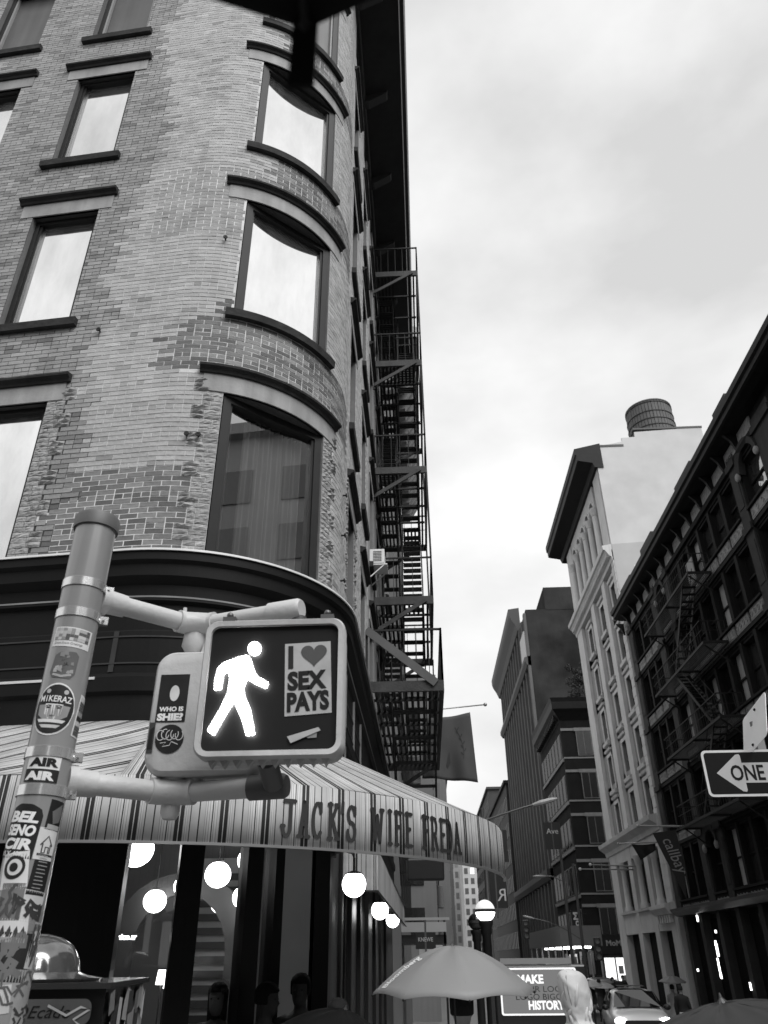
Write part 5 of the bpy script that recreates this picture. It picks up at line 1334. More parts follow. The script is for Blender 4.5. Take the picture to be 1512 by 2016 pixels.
m = MB(); fprof(m, [(-0.45, 33.7), (0.2, 33.75), (0.35, 34.15), (1.30, 34.35), (1.42, 34.4), (1.45, 34.85), (1.55, 34.95), (1.56, 35.45), (-0.45, 35.9)], 49.4, 65.9); lp(m, 'roof_cornice', dkcor)
m = MB(); m.box(XR+0.5, 36, Y0+0.02, Y1, 34.2, 35.5); lp(m, 'roof', gray('roof_felt', 0.08, 0.8))
# lower colonnade, belt and ground floor
m = MB(); fprof(m, [(-0.45, 8.2), (0.1, 8.22), (0.15, 8.5), (0.55, 8.8), (0.6, 9.05), (-0.45, 9.2)], 49.7, 65.2); lp(m, 'belt_cornice', lst)
lows = [(50.9, 53.6), (54.6, 57.9), (58.9, 62.6)]
solid = [(49.6, 50.9), (53.6, 54.6), (57.9, 58.9), (62.6, 64.6)]
for a, b in solid: m = MB(); fb(m, a, b, gz(60)-0.2, 8.25, -0.45, 0.02); lp(m, 'pier', lst)
for a, b in lows:
    m = MB(); fb(m, a, b, 7.45, 8.22, -0.45, 0.0); lp(m, 'lintel_beam', lst)
    m = MB(); fb(m, a, b, 3.0, 4.2, -0.45, 0.0); fprof(m, [(-0.2, 4.2), (0.18, 4.22), (0.2, 4.35), (-0.2, 4.4)], a-0.2, b+0.2); lp(m, 'ledge_beam', lst)
    q = MB(); c = (a+b)/2; q.lathe([(0.3, 4.35), (0.3, 4.6), (0.22, 4.7), (0.2, 6.9), (0.24, 6.95), (0.33, 7.4), (0.34, 7.46)], (XR+0.05, c, 0), 14); auto_smooth(lp(q, 'column', lst))
    q = MB(); fb(q, a, b, 4.3, 7.5, -0.44, -0.42); lp(q, 'pane', wpan)
    q = MB(); fb(q, a, b, gz(60), 3.05, -0.44, -0.42); lp(q, 'shop_pane', wpan)
m = MB(); fprof(m, [(0.0, 3.75), (0.3, 3.8), (0.5, 4.1), (0.5, 4.3), (0.0, 4.4)], 49.7, 53.2); EN = lp(m, 'entrance_hood', lst)
for i in range(6): q = MB(); fb(q, 50.0+i*0.5, 50.25+i*0.5, 3.35, 3.78, 0.03, 0.25); lp(q, 'dentil', lst, EN)

tk = empty('water_tank', (20.6, 54.6, 36.0), 'round wooden rooftop water tank on the pale building', 'water tank')
tw = gray('tank_wood', 0.11, 0.8, var=0.3, sc=1.5, streak=0.5)
m = MB(); n = 44
for i in range(n):
    a0, a1 = 2*pi*i/n, 2*pi*(i+0.86)/n; rr = 1.95+rp.uniform(-.01, .01)
    m.hexa([(rr*cos(a0), rr*sin(a0), 2.7), (rr*cos(a1), rr*sin(a1), 2.7), (1.85*cos(a1), 1.85*sin(a1), 2.7), (1.85*cos(a0), 1.85*sin(a0), 2.7),
            (rr*0.97*cos(a0), rr*0.97*sin(a0), 6.55), (rr*0.97*cos(a1), rr*0.97*sin(a1), 6.55), (1.8*cos(a1), 1.8*sin(a1), 6.55), (1.8*cos(a0), 1.8*sin(a0), 6.55)])
m.build('staves', tw, tk)['kind'] = 'stuff'
for z in (2.9, 3.4, 3.95, 4.6, 5.35, 6.3):
    q = MB(); R_ = 1.965-0.06*(z-2.7)/3.85; q.lathe([(R_, z), (R_+0.03, z), (R_+0.03, z+0.07), (R_, z+0.07)], n=40); q.build('hoop', iron, tk)
q = MB(); q.lathe([(1.93, 6.5), (1.93, 6.6), (0.05, 6.9)], n=40); q.build('lid', gray('tank_lid', 0.12, 0.8, var=0.3), tk)
q = MB()
for a in range(4): x, y = 1.3*cos(pi/4+a*pi/2), 1.3*sin(pi/4+a*pi/2); q.box(x-0.1, x+0.1, y-0.1, y+0.1, -0.6, 2.6)
q.lathe([(1.9, 2.55), (1.9, 2.7)], n=30); q.build('stand', iron, tk)

# ------------------------------------------------------------------ brick corner building behind it
B3 = empty('brick_corner_building', (XR, 78.4, gz(80)), 'dark brick corner building with pale bands and shrubs on its roof, beyond the pale one', 'building')
def b3p(m, n, mt, parent=None):
    o = m.build(n, mt, parent or B3)
    if parent is None: o.matrix_parent_inverse = Matrix.Translation((-XR, -78.4, -gz(80)))
    return o
bdk = gray('far_brick', 0.018, 0.9, var=0.35, sc=1.0, bump=0.2, spec=0.1); bband = gray('far_band', 0.24, 0.8, var=0.25, spec=0.1); bwin = mirror('far_pane', 0.12, 0.015, 0.05, wave=0.2)
m = MB(); m.box(XR, 34, 78.4, 93.5, -1.5, 23.2); WB = b3p(m, 'wall', bdk)
m = MB(); m.ring([[(XR-o, 78.4-o, z), (34, 78.4-o, z), (34, 93.5, z), (XR-o, 93.5, z)] for o, z in ((0.02, 22.3), (0.15, 22.5), (0.5, 23.0), (0.75, 23.3), (0.78, 24.0), (0.9, 24.4), (0.5, 24.5))]); CO3 = b3p(m, 'cornice', dkcor)
for i in range(16): q = MB(); y = 79+i*0.9; q.box(XR-0.55, XR-0.02, y, y+0.3, 22.4, 23.1); b3p(q, 'bracket', dkcor, CO3)
fl3 = [20.9, 16.9, 12.9, 8.9, 5.2]
for z in fl3:
    q = MB(); q.box(XR-0.04, 34, 78.34, 78.4, z+0.35, z+0.6); q.box(XR-0.04, 34, 78.36, 78.4, z-2.35, z-2.2); b3p(q, 'stone_band', bband)
    for j in range(4):
        x = 15.4+j*2.9; q = MB(); q.box(x, x+1.5, 78.30, 78.37, z-2.1, z+0.35); q.box(x-0.15, x+1.65, 78.26, 78.34, z+0.30, z+0.62, 0.9); wo_ = b3p(q, 'window', bband)
        q = MB(); q.box(x+0.08, x+0.71, 78.26, 78.295, z-2.0, z+0.25); q.box(x+0.79, x+1.42, 78.26, 78.295, z-2.0, z+0.25); b3p(q, 'pane', rp.choice((bwin, dpane[1], bwin)), wo_)['kind'] = 'stuff'
    for j in range(7):
        y = 79.2+j*2.05; q = MB(); q.box(XR-0.05, XR, y, y+1.6, z-2.2, z+0.25); wo_ = b3p(q, 'window', bband)
        q = MB(); q.box(XR-0.09, XR-0.055, y+0.1, y+1.5, z-2.1, z+0.15); b3p(q, 'pane', bwin, wo_)
    q = MB(); q.box(XR-0.16, XR-0.001, 78.5, 93.5, z-2.6, z-2.3); b3p(q, 'stone_band', bband)
q = MB(); q.box(15.3, 19.5, 78.2, 78.34, -0.8, 1.6); lw_ = b3p(q, 'lit_shop_window', glow('lit_window', 0.9, 0.75))
for x_ in (16.2, 17.6, 18.7): q = MB(); q.box(x_-.05, x_+.05, 78.1, 78.19, -0.8, 1.6); b3p(q, 'mullion', iron, lw_)
for x_, z_, w_ in ((15.6, 0.0, .5), (16.7, .3, .6), (17.9, -.1, .5), (18.3, .9, .7), (16.4, 1.0, .4)): q = MB(); q.box(x_, x_+w_, 78.12, 78.19, z_-.6, z_); b3p(q, 'display_shelf', gray('display_grey', .3, .7), lw_)
q = MB(); q.box(XR, 26, 78.1, 78.39, 1.9, 3.4); so_ = b3p(q, 'shop_sign', gray('sign_black', 0.012)); q = MB(); put_text(q, 'MoMA', lambda a, b: (a, 78.08, b), 15.6, 17.4, 2.5, 2.95, bold=0.03); b3p(q, 'lettering', gray('grey_letter', 0.3, 0.6), so_)
bs = empty('banner_sign', (XR-0.9, 77.2, 3.0), 'narrow dark vertical banner with white letters by the brick corner', 'sign')
m = MB(); m.box(-0.4, 0.4, -0.04, 0.04, -1.0, 2.3); m.build('board', gray('sign_black', 0.012), bs); m = MB(); put_text(m, 'MoMA', lambda a, b: (0.25-b, -0.05, 2.1-a), 0.0, 2.4, 0.0, 0.5, bold=0.03); m.build('lettering', gray('white_letter', 0.6, 0.6), bs)
m = MB(); m.bar((0.3, 0, 2.0), (0.95, 0, 2.0), 0.04); m.build('rod', iron, bs)
def bush(name, loc, w, h, n, label, cat='tree', seed=1):
    rr = random.Random(seed); t = empty(name, loc, label, cat); k = MB(); k.tube([(0, 0, -0.2), (0.05, 0, h*0.35), (0, 0.1, h*0.7)], [0.10, 0.07, 0.02], 6)
    for i in range(5): a = i*1.3; k.tube([(0, 0, h*0.3), (w*0.3*cos(a), w*0.3*sin(a), h*0.55+0.1*i)], [0.04, 0.012], 5)
    k.build('trunk', gray('bark', 0.05, 0.9), t)
    c = MB(); cl = [(rr.gauss(0, w*0.22), rr.gauss(0, w*0.22), h*rr.uniform(0.12, 1.0), rr.uniform(0.16, 0.34)*w) for _ in range(16)]
    for i in range(n):
        x, y, z, r = rr.choice(cl); r *= (1.15-0.65*z/h); d = V((rr.gauss(0, 1), rr.gauss(0, 1), rr.gauss(0, 1))).normalized()*r*rr.random()**0.4
        p = V((x, y, z))+d; a = V((rr.gauss(0, 1), rr.gauss(0, 1), rr.gauss(0, 1))).normalized()*rr.uniform(.07, .14); b = a.cross(V((rr.gauss(0, 1), rr.gauss(0, 1), rr.gauss(0, 1)))).normalized()*rr.uniform(.04, .07)
        c.add([p-a, p+b, p+a, p-b], [(0,1,2,3)])
    o = c.build('crown', gray('leaf', 0.045, 0.7, objvar=0.2), t); o['kind'] = 'stuff'
bush('roof_shrub', (16.6, 80.6, 24.4), 2.6, 3.6, 2600, 'left bushy evergreen on the roof of the brick corner building', seed=1)
bush('roof_shrub', (18.6, 81.0, 24.4), 3.2, 5.8, 3600, 'taller right evergreen on the roof of the brick corner building', seed=2)
# ------------------------------------------------------------------ tall dark building behind
B4 = empty('tall_dark_building', (XR, 95, gz(95)), 'tall dark office block with a flared cornice and blank side wall, far down the street', 'building')
def b4p(m, n, mt, parent=None):
    o = m.build(n, mt, parent or B4)
    if parent is None: o.matrix_parent_inverse = Matrix.Translation((-XR, -95, -gz(95)))
    return o
b4m = gray('tall_block_brick', 0.042, 0.95, var=0.45, sc=0.5, streak=0.1, dirt=0.45, bump=0.3, spec=0.05); b4f = gray('tall_block_front', 0.13, 0.9, spec=0.1, var=0.25, sc=0.6)
m = MB(); m.box(XR+0.25, 40, 95.0, 132, -1.5, 41.3); b4p(m, 'wall', b4m)
m = MB(); m.box(16.9, 30, 94.96, 110, 41.2, 44.4); b4p(m, 'penthouse', b4m)
m = MB(); m.ring([[(XR-o, y, z) for o, z in ((-0.25, 40.6), (0.2, 40.8), (0.5, 41.6), (1.05, 42.6), (1.2, 43.0), (1.25, 43.9), (-0.25, 44.1))] for y in (101.0, 133.5)]); b4p(m, 'roof_cornice', gray('far_cornice', 0.05, 0.6))
m = MB(); m.ring([[(XR-o, y, z) for o, z in ((-0.25, 33.7), (0.2, 33.8), (0.5, 34.3), (0.5, 34.8), (-0.25, 35.0))] for y in (95.0, 133)]); b4p(m, 'belt_cornice', MATS['far_cornice'])
m = MB(); m.ring([[(XR-o, y, z) for o, z in ((-0.25, 9.0), (0.2, 9.1), (0.5, 9.6), (0.5, 10.2), (-0.25, 10.3))] for y in (95.0, 133)]); b4p(m, 'belt_cornice', MATS['far_cornice'])
for i in range(13):
    y = 95.4+i*2.95
    q = MB(); q.box(XR-0.1, XR+0.3, y-0.4, y+0.4, -1, 40.8); b4p(q, 'pier', b4f)
    if i < 12:
        for j in range(11):
            z = 0.5+j*3.6; q = MB(); q.box(XR+0.18, XR+0.27, y+0.42, y+2.53, z+2.3, z+3.55); b4p(q, 'spandrel', b4f)
            q = MB(); q.box(XR+0.21, XR+0.245, y+0.42, y+2.53, z, z+2.3); b4p(q, 'pane', bwin)
# white sheet hanging on the side
m = MB(); m.box(XR-0.3, XR+0.22, 95.3, 99.3, 34.9, 38.4); tag(m.build('white_banner', gray('white_sheet', 0.6, 0.7)), 'pale banner high on the tall dark office block', 'banner')
# ------------------------------------------------------------------ far end of the street
def block(name, x0, x1, y0, y1, h, tone, label, cols_, rows_, wtone=0.03, z0w=2.0, lit=0.0, face='y', zb=-1.5):
    t = empty(name, ((x0+x1)/2, y0, zb), label, 'building'); O = V(((x0+x1)/2, y0, zb))
    mt = gray('block_%s_%d' % (name, int(y0+x0*7)), tone, 0.8, var=0.2, sc=0.3, streak=0.12)
    m = MB(); m.box(x0-O.x, x1-O.x, 0, y1-y0, 0, h-zb); m.build('wall', mt, t)
    m = MB(); m.box(x0-O.x-0.4, x1-O.x+0.4, -0.4, y1-y0+0.4, h-zb, h-zb+0.5); m.build('cornice', mt, t)
    wm = mirror('block_pane_%d' % int(wtone*100), 0.12, wtone, 0.05); lm_ = glow('far_lit_window', 0.9, 0.9); n = 0
    if 'y' in face:
        W_ = x1-x0; dx = W_/cols_; dz = (h-z0w-1)/rows_
        for i in range(cols_):
            for j in range(rows_):
                q = MB(); xa = x0-O.x+dx*(i+0.22); za = z0w-zb+dz*(j+0.2); q.box(xa, xa+dx*0.56, -0.06, 0.0, za, za+dz*0.58); q.build('window', lm_ if rp.random() < lit else wm, t)
    for fc, sx in (('x', 1), ('w', -1)):
        if fc in face:
            W_ = y1-y0; c2 = max(2, int(W_/2.4)); dx = W_/c2; dz = (h-z0w-1)/rows_; xx = (x1 if sx > 0 else x0)-O.x
            for i in range(c2):
                for j in range(rows_):
                    q = MB(); ya = dx*(i+0.22); za = z0w-zb+dz*(j+0.2); q.box(min(xx, xx+sx*0.06), max(xx, xx+sx*0.06), ya, ya+dx*0.56, za, za+dz*0.58); q.build('window', wm, t)
    return t
block('street_block', XR, 34, 136, 176, 27, 0.03, 'low dark block beyond the tall office building', 5, 6, face='w')
block('street_block', XR+0.5, 34, 180, 240, 34, 0.05, 'farthest dark block on the right of the street', 5, 8, face='w')
block('pale_tower', 11.5, 27.0, 262, 285, 30, 0.5, 'pale many windowed tower closing the end of the street', 8, 10, 0.12, 1.0, 0.3, face='y')
block('grey_tower', 8.0, 24.0, 300, 320, 43, 0.26, 'grey tower rising behind the pale one at the street end', 8, 12, 0.1, 2.0, face='y')
block('pale_tower', 26.0, 44.0, 268, 290, 40, 0.4, 'pale slab half hidden behind the far dark blocks', 7, 10, 0.1, 1.0, 0.2, face='y')
# left side beyond the corner building
block('neighbour_building', -14, -0.75, 25.2, 40, 25.6, 0.16, 'plain brick neighbour next to the corner building', 4, 5, face='x')
block('grey_row_building', -14, 0.55, 44, 62, 15.5, 0.2, 'grey row building seen under the right end of the awning', 5, 5, face='yx')
block('grey_row_building', -12, 2.0, 70, 96, 16.5, 0.22, 'pale corniced row building farther down the left side', 5, 5, face='yx')
block('grey_row_building', -12, 3.4, 104, 150, 17.5, 0.14, 'dark farthest row building on the left side', 5, 5, face='yx')
nc = empty('roof_cornice', (0.05, 26, 24.6), 'bracketed grey metal cornice of the neighbour, seen behind the fire escape', 'cornice')
m = MB(); m.ring([[(o, y, z) for o, z in ((-0.76, 17.0-17.5), (-0.4, 17.1-17.5), (0.05, 17.9-17.5), (0.33, 18.0-17.5), (0.36, 18.6-17.5), (-0.76, 18.9-17.5))] for y in (-0.8, 14.0)]); m.build('moulding', gray('grey_metal_cornice', 0.3, 0.5, var=0.3, sc=1), nc)
for i in range(22):
    y = -0.6+i*0.66; m = MB(); m.ring([[(o, yy, z) for o, z in ((-0.74, -0.7), (-0.30, -0.65), (0.22, 0.25), (0.25, 0.45), (-0.74, 0.35))] for yy in (y, y+0.3)]); m.build('bracket', MATS['grey_metal_cornice'], nc)
# ------------------------------------------------------------------ blocks behind and beside the viewer (mirrored in the windows)
block('opposite_building', 14.2, 30, -6, 7.5, 19.5, 0.4, 'brick building across the crossing, outside the right edge of the view', 6, 6, 0.03, 3.5, face='w')
block('opposite_building', -34, 2.5, -34, -16, 15.0, 0.14, 'low brick block behind the viewer', 12, 4, 0.03, 3.5, face='y')
block('opposite_building', 10, 34, -34, -17, 16.0, 0.12, 'low brick block behind the viewer, right of the crossing', 8, 4, 0.03, 3.5, face='y')
# ================================================================== people
def human(name, loc, rotz, H, label, coat, legs, skin=0.45, hair=0.03, hairlen=0.0, armR=None, armL=None, hood=None, hem=0.0, voxel=0.016, lean=0.0, hat=False, head_turn=0.0):
    k = H/1.75; t = empty(name, loc, label, 'person'); t.rotation_euler = (0, 0, rotz); m = MB()
    def T(path, r, n=10): m.tube([V(p)*k for p in path], [x*k for x in r], n)
    # trunk: elliptical rings
    def ell(z, rx, ry, y=0.0, n=16): return [V((rx*cos(2*pi*i/n), y+ry*sin(2*pi*i/n), z))*k for i in range(n)]
    m.ring([ell(0.80, 0.12, 0.09), ell(0.88, 0.175, 0.12), ell(0.98, 0.175, 0.125), ell(1.10, 0.155, 0.11), ell(1.25, 0.18, 0.125), ell(1.36, 0.20, 0.125, .01), ell(1.44, 0.19, 0.10, .015), ell(1.485, 0.10, 0.075, .015), ell(1.51, 0.06, 0.06, .01)])
    T([(0, .012, 1.46), (0, 0, 1.54), (0, -.01, 1.60)], [.062, .055, .052])
    for s in (-1, 1):
        T([(s*.095, 0, .90), (s*.10, -.01, .70), (s*.105, 0, .48), (s*.11, .01, .28), (s*.11, .015, .08)], [.098, .085, .06, .052, .042])
        T([(s*.11, .05, .05), (s*.115, -.04, .05), (s*.125, -.15, .035)], [.045, .048, .035])
    arms = {1: armR or [(.255, .03, 1.13), (.265, -.07, .87)], -1: armL or [(-.255, .03, 1.13), (-.265, -.07, .87)]}
    for s in (-1, 1):
        e, w = V(arms[s][0]), V(arms[s][1]); sh = V((s*.185, .01, 1.41))
        T([(s*.12, .01, 1.42), sh, (sh+e)/2, e, (e+w)/2, w], [.07, .066, .058, .05, .045, .034])
        d = (w-e).normalized(); sd = d.cross(V((0, 1, 0)));
        if sd.length < .2: sd = d.cross(V((1, 0, 0)))
        sd.normalize(); up_ = sd.cross(d).normalized(); pc = w+d*.05
        T([w, pc, w+d*.095], [.03, .036, .03])
        for j in range(4):
            b = w+d*.09+sd*(j-1.5)*.019; L = (.062, .072, .068, .05)[j]; cu_ = -up_*.02
            T([b-d*.03, b+d*L*.5, b+d*L*.8+cu_, b+d*L*.85+cu_*2], [.0105, .010, .009, .007], 6)
        b = w+d*.03+sd*.028*s; T([b, b+sd*s*.022+d*.025, b+sd*s*.026+d*.055], [.013, .011, .008], 6)
    # head: shaped rings, face towards -y
    hc = V((0, -.012, 1.655)); R3 = Matrix.Rotation(head_turn, 3, 'Z'); rings = []
    for z, rx, ry, oy in ((-.115, .03, .035, -.03), (-.10, .048, .058, -.028), (-.07, .062, .075, -.016), (-.03, .070, .088, -.004), (.02, .074, .096, .002), (.06, .072, .095, .006), (.09, .058, .078, .008), (.108, .034, .045, .008), (.115, .008, .01, .008)):
        rings.append([(hc + R3 @ V((rx*cos(2*pi*i/18), oy+ry*sin(2*pi*i/18), z)))*k for i in range(18)])
    m.ring(rings)
    def HP(x, y, z): return hc + R3 @ V((x, y, z))
    T([HP(0, -.088, .015), HP(0, -.104, -.022), HP(0, -.108, -.034)], [.009, .012, .013], 8)
    T([HP(-.022, -.086, -.068), HP(.022, -.086, -.068)], [.008, .008], 6); T([HP(-.045, -.080, .026), HP(.045, -.080, .026)], [.010, .010], 6)
    for s in (-1, 1): T([HP(s*.072, .004, .018), HP(s*.079, .01, 0), HP(s*.073, .004, -.028)], [.012, .014, .009], 6)
    if hem:
        m.ring([ell(hem, .27, .22), ell(hem+.02, .285, .235), ell((hem+.98)/2, .235, .185), ell(.98, .19, .14), ell(1.05, .16, .115)])
    o = m.build('body', None, t); o.data.materials.clear()
    me_ = o.data
    rm_ = o.modifiers.new('r', 'REMESH'); rm_.mode = 'VOXEL'; rm_.voxel_size = voxel*k; rm_.use_smooth_shade = True
    sm_ = o.modifiers.new('s', 'SMOOTH'); sm_.factor = 0.5; sm_.iterations = 3 if voxel < .02 else 2
    nm = bpy.data.meshes.new_from_object(o.evaluated_get(bpy.context.evaluated_depsgraph_get())); o.modifiers.clear(); o.data = nm; bpy.data.meshes.remove(me_)
    mats = [gray('skin_%d' % int(skin*1000), skin, .7, spec=.2), gray('cloth_%d' % int(coat*1000), coat, .75, var=.12, sc=5, bump=.25, bsc=9), gray('cloth_%d' % int(legs*1000), legs, .8, var=.12, sc=5, bump=.25, bsc=9), gray('shoe', .02, .4)]
    for q in mats: nm.materials.append(q)
    wr = {s: V(arms[s][1])*k for s in (-1, 1)}
    for p in nm.polygons:
        c = p.center; z = c.z/k; i = 1
        if z > 1.525 and abs(c.x) < .12*k: i = 0
        elif z < .09: i = 3
        elif z < (hem if hem else .90) and abs(c.x) < .24*k: i = 2
        for s in (-1, 1):
            e_, w_ = V(arms[s][0])*k, wr[s]; dd = (w_-e_).normalized()
            if (c-w_).length < .22*k and (c-w_).dot(dd) > 0.0: i = 0
        p.material_index = i; p.use_smooth = True
    if hood is None:
        h_ = MB(); rg = []
        for z, f in ((-.03-hairlen, 1.0), (-.02, 1.14), (.03, 1.18), (.07, 1.18), (.105, 1.0), (.132, .55), (.14, .1)):
            row = []
            for i in range(18):
                a = 2*pi*i/18; fr = sin(a) < -.45                     # keep the face free
                rr_ = f if not (fr and z < .055) else .72
                oy = .012; x, y = .076*rr_*cos(a), oy+.098*rr_*sin(a)
                if z < -.05: x *= 1.15; y = y*.9+.02
                row.append(HP(x, y, z)*k)
            rg.append(row)
        h_.ring(rg); auto_smooth(h_.build('hair', gray('hair_%d' % int(hair*1000), hair, .8, bump=.5, bsc=40, spec=.1), t), 70)
        for s in (-1, 1):
            e_ = MB(); e_.sphere(HP(s*.031, -.083, .008)*k, .0095*k, 8, 6, sc=(1.3, .6, .7)); e_.build('eye', gray('eye', .02, .1), t)
    else:
        h_ = MB(); rg = []
        prof = ((-.215, .25, .17, .02), (-.185, .20, .145, .02), (-.155, .125, .115, .012), (-.13, .096, .105, .004), (-.105, .093, .110, .0), (-.075, .100, .122, -.004), (-.04, .112, .136, -.004), (0, .119, .143, 0), (.04, .122, .144, .008), (.08, .120, .138, .014), (.115, .110, .126, .02), (.14, .094, .108, .024), (.156, .068, .08, .026), (.164, .03, .036, .026), (.165, .004, .005, .026))
        prof = [tuple(prof[n_][q_]*(1-f_)+prof[n_+1][q_]*f_ for q_ in range(4)) for n_ in range(len(prof)-1) for f_ in (0, .5)] + [prof[-1]]
        fold = lambda x, p_: (1-abs(2*((x/(2*pi)) % 1.0)-1))**p_      # sharp ridges
        for z, rx, ry, oy in prof:
            row = []
            for i in range(80):
                a = 2*pi*i/80; low = max(0.0, min(1.0, (-.02-z)/.10)); top = max(0.0, 1-abs(z-.165)/.05)
                cr2 = 1 + (.17*low*(1-top))*(fold(a*7+z*25+1.5*sin(a*2), 2)-.35) + .02*low*sin(z*150+a*2) + .07*(1-low)*(1-top)*(fold(a*3+z*46, 4)-.2) + .035*(1-top)*(fold(a*5-z*60+2, 5)-.15) + .008*sin(a*4+z*70)*(1-top)
                brim = max(0.0, sin(-a))**3
                row.append(HP(.80*rx*cr2*cos(a)+.012*z/.17, oy+.9*ry*cr2*sin(a)-(.022 if -.13 < z < .06 else .008)*brim, z+(.012*sin(a*2+.6)*(1-top)-.006*sin(-a)*max(0, z)/.165)*(1-low))*k)
            rg.append(row)
        h_.ring(rg); ho = h_.build('hood', gray('hood_cloth', hood, .55, var=.08, sc=7, bump=.3, bsc=11), t, smooth=True)
        sb = ho.modifiers.new('s', 'SUBSURF'); sb.levels = 1; sb.render_levels = 1
        def surf(a, z):
            for n_ in range(len(prof)-1):
                if prof[n_][0] <= z <= prof[n_+1][0]:
                    f_ = (z-prof[n_][0])/(prof[n_+1][0]-prof[n_][0]+1e-9); _, rx, ry, oy = [prof[n_][q_]*(1-f_)+prof[n_+1][q_]*f_ for q_ in range(4)]
                    return HP(.80*rx*cos(a)+.012*z/.17, oy+.9*ry*sin(a), z)*k
            return HP(0, 0, z)*k
        rf = random.Random(4)
        for n_ in range(15):                                 # cloth folds running up from the neck and across the crown
            a0_ = rf.uniform(0, 2*pi); z0_ = rf.uniform(-.16, .02); da = rf.uniform(-1.1, 1.1); dz_ = rf.uniform(.05, .15); fd = MB()
            fd.tube([surf(a0_+da*q_/6, min(.15, z0_+dz_*q_/6)) for q_ in range(7)], [k*x_ for x_ in (.002, .009, .012, .013, .011, .007, .001)], 8)
            fd.build('cloth_fold', MATS['hood_cloth'], ho, smooth=True)
        for da in (-.17, .17):
            sm2 = MB(); sm2.tube([surf(pi/2+da*(1.0-.3*q_/9), -.12+.275*q_/9)*1.0 for q_ in range(10)], .0035*k, 5); sm2.build('hood_seam', gray('hood_seam', hood*.45, .7), ho)
        rim = MB(); rim.tube([surf(-pi/2+.85*cos(q_)*1.0, .0+.11*sin(q_)) for q_ in [2*pi*n_/20 for n_ in range(21)]], .012*k, 8); rim.build('hood_rim', MATS['hood_seam'], ho, smooth=True)
    if hat:
        c_ = MB(); c_.ring([[HP(f*.105*cos(2*pi*i/18), .0+f*.125*sin(2*pi*i/18), z)*k for i in range(18)] for z, f in ((.045, 1), (.09, .98), (.13, .7), (.142, .1))]); c_.build('cap', gray('cap_cloth', .03, .8), t, smooth=True)
    return t
p = atY(1127, 1898, 6.0)
human('person', (p.x, 6.0, gz(6.0)), radians(188), 1.70-gz(6.0)-0.095, 'person seen from behind in a light hooded raincoat, near the screen', .5, .08, hood=.6, voxel=.014, hem=.55, head_turn=radians(-40))
human('person', (0.22, 6.32, gz(6.3)), radians(176), 1.62, 'walker in black clothes under the large grey umbrella', .02, .03, armL=[(-.22, -.12, 1.2), (-.09, -.16, 1.34)], voxel=.016)
p = atY(429, 1970, 7.75); human('person', (p.x, 7.75, -0.12), radians(-8), p.z+.10+.12, 'woman with long dark hair looking out of the cafe window', .012, .02, skin=.075, hair=.006, hairlen=.2, voxel=.014, head_turn=radians(4))
p = atY(592, 1952, 7.9); human('person', (p.x, 7.9, -0.13), radians(-10), p.z+.10+.13, 'man standing in the dark cafe doorway', .008, .01, skin=.025, hair=.005, voxel=.014, head_turn=radians(5))
p = atY(525, 1972, 7.55); human('person', (p.x, 7.55, -0.12), radians(75), p.z+.10+.12, 'dark haired person in profile beside the cafe post', .008, .01, skin=.02, hair=.005, voxel=.016)
p = atY(690, 1990, 6.95); human('person', (p.x-.1, 7.0, -0.1), radians(170), 1.55, 'dark figure under the black umbrella by the cafe', .02, .03, skin=.1, voxel=.018, armR=[(.22, -.12, 1.2), (.09, -.16, 1.34)])
for px, py, Y, rot, label, coat, lg, hm in ((1322, 1938, 34, 170, 'walker in a pale patterned raincoat under a small umbrella by the pale building', .42, .3, .5), (1160, 1945, 40, 10, 'dark walker left of the lamp posts', .03, .03, 0), (1180, 1942, 43, 190, 'dark walker under the pale umbrella, near the lit shop window', .04, .03, .5), (1207, 1940, 46, 20, 'dark walker nearest the pale building corner', .025, .03, .5), (1150, 1950, 37, 200, 'walker half hidden by the lamp post', .06, .05, 0), (1231, 1940, 40, 180, 'dark walker with head just above the white car', .02, .02, .5), (1340, 1955, 31, 150, 'dark walker close behind the raincoat walker', .02, .02, .5), (1228, 1942, 50, 0, 'farthest dark walker before the pale building', .03, .03, 0)):
    p = atY(px, py, Y); human('person', (p.x, Y, gz(Y)), radians(rot), 1.68, label, coat, lg, skin=.3, voxel=.035, hem=hm, armR=[(.22, -.14, 1.2), (.06, -.18, 1.36)] if coat > .03 else None)
def small_umb(px, py, Y, label, mat, R=.5):
    p = atY(px, py, Y); umbrella('umbrella', (p.x, Y, p.z-.2), R, .2, radians(6), label, mat, shaft=.6)
small_umb(1322, 1921, 33.8, 'small dark umbrella over the walker in the pale raincoat', gray('mid_umbrella', .1, .5))
small_umb(1162, 1930, 40, 'pale small umbrella among the far walkers, left one', gray('pale_umbrella', .3, .5))
small_umb(1188, 1934, 43, 'pale small umbrella near the lit shop window, right one', gray('pale_umbrella', .3, .5))
small_umb(1218, 1931, 46, 'dark small umbrella before the pale building', umb)

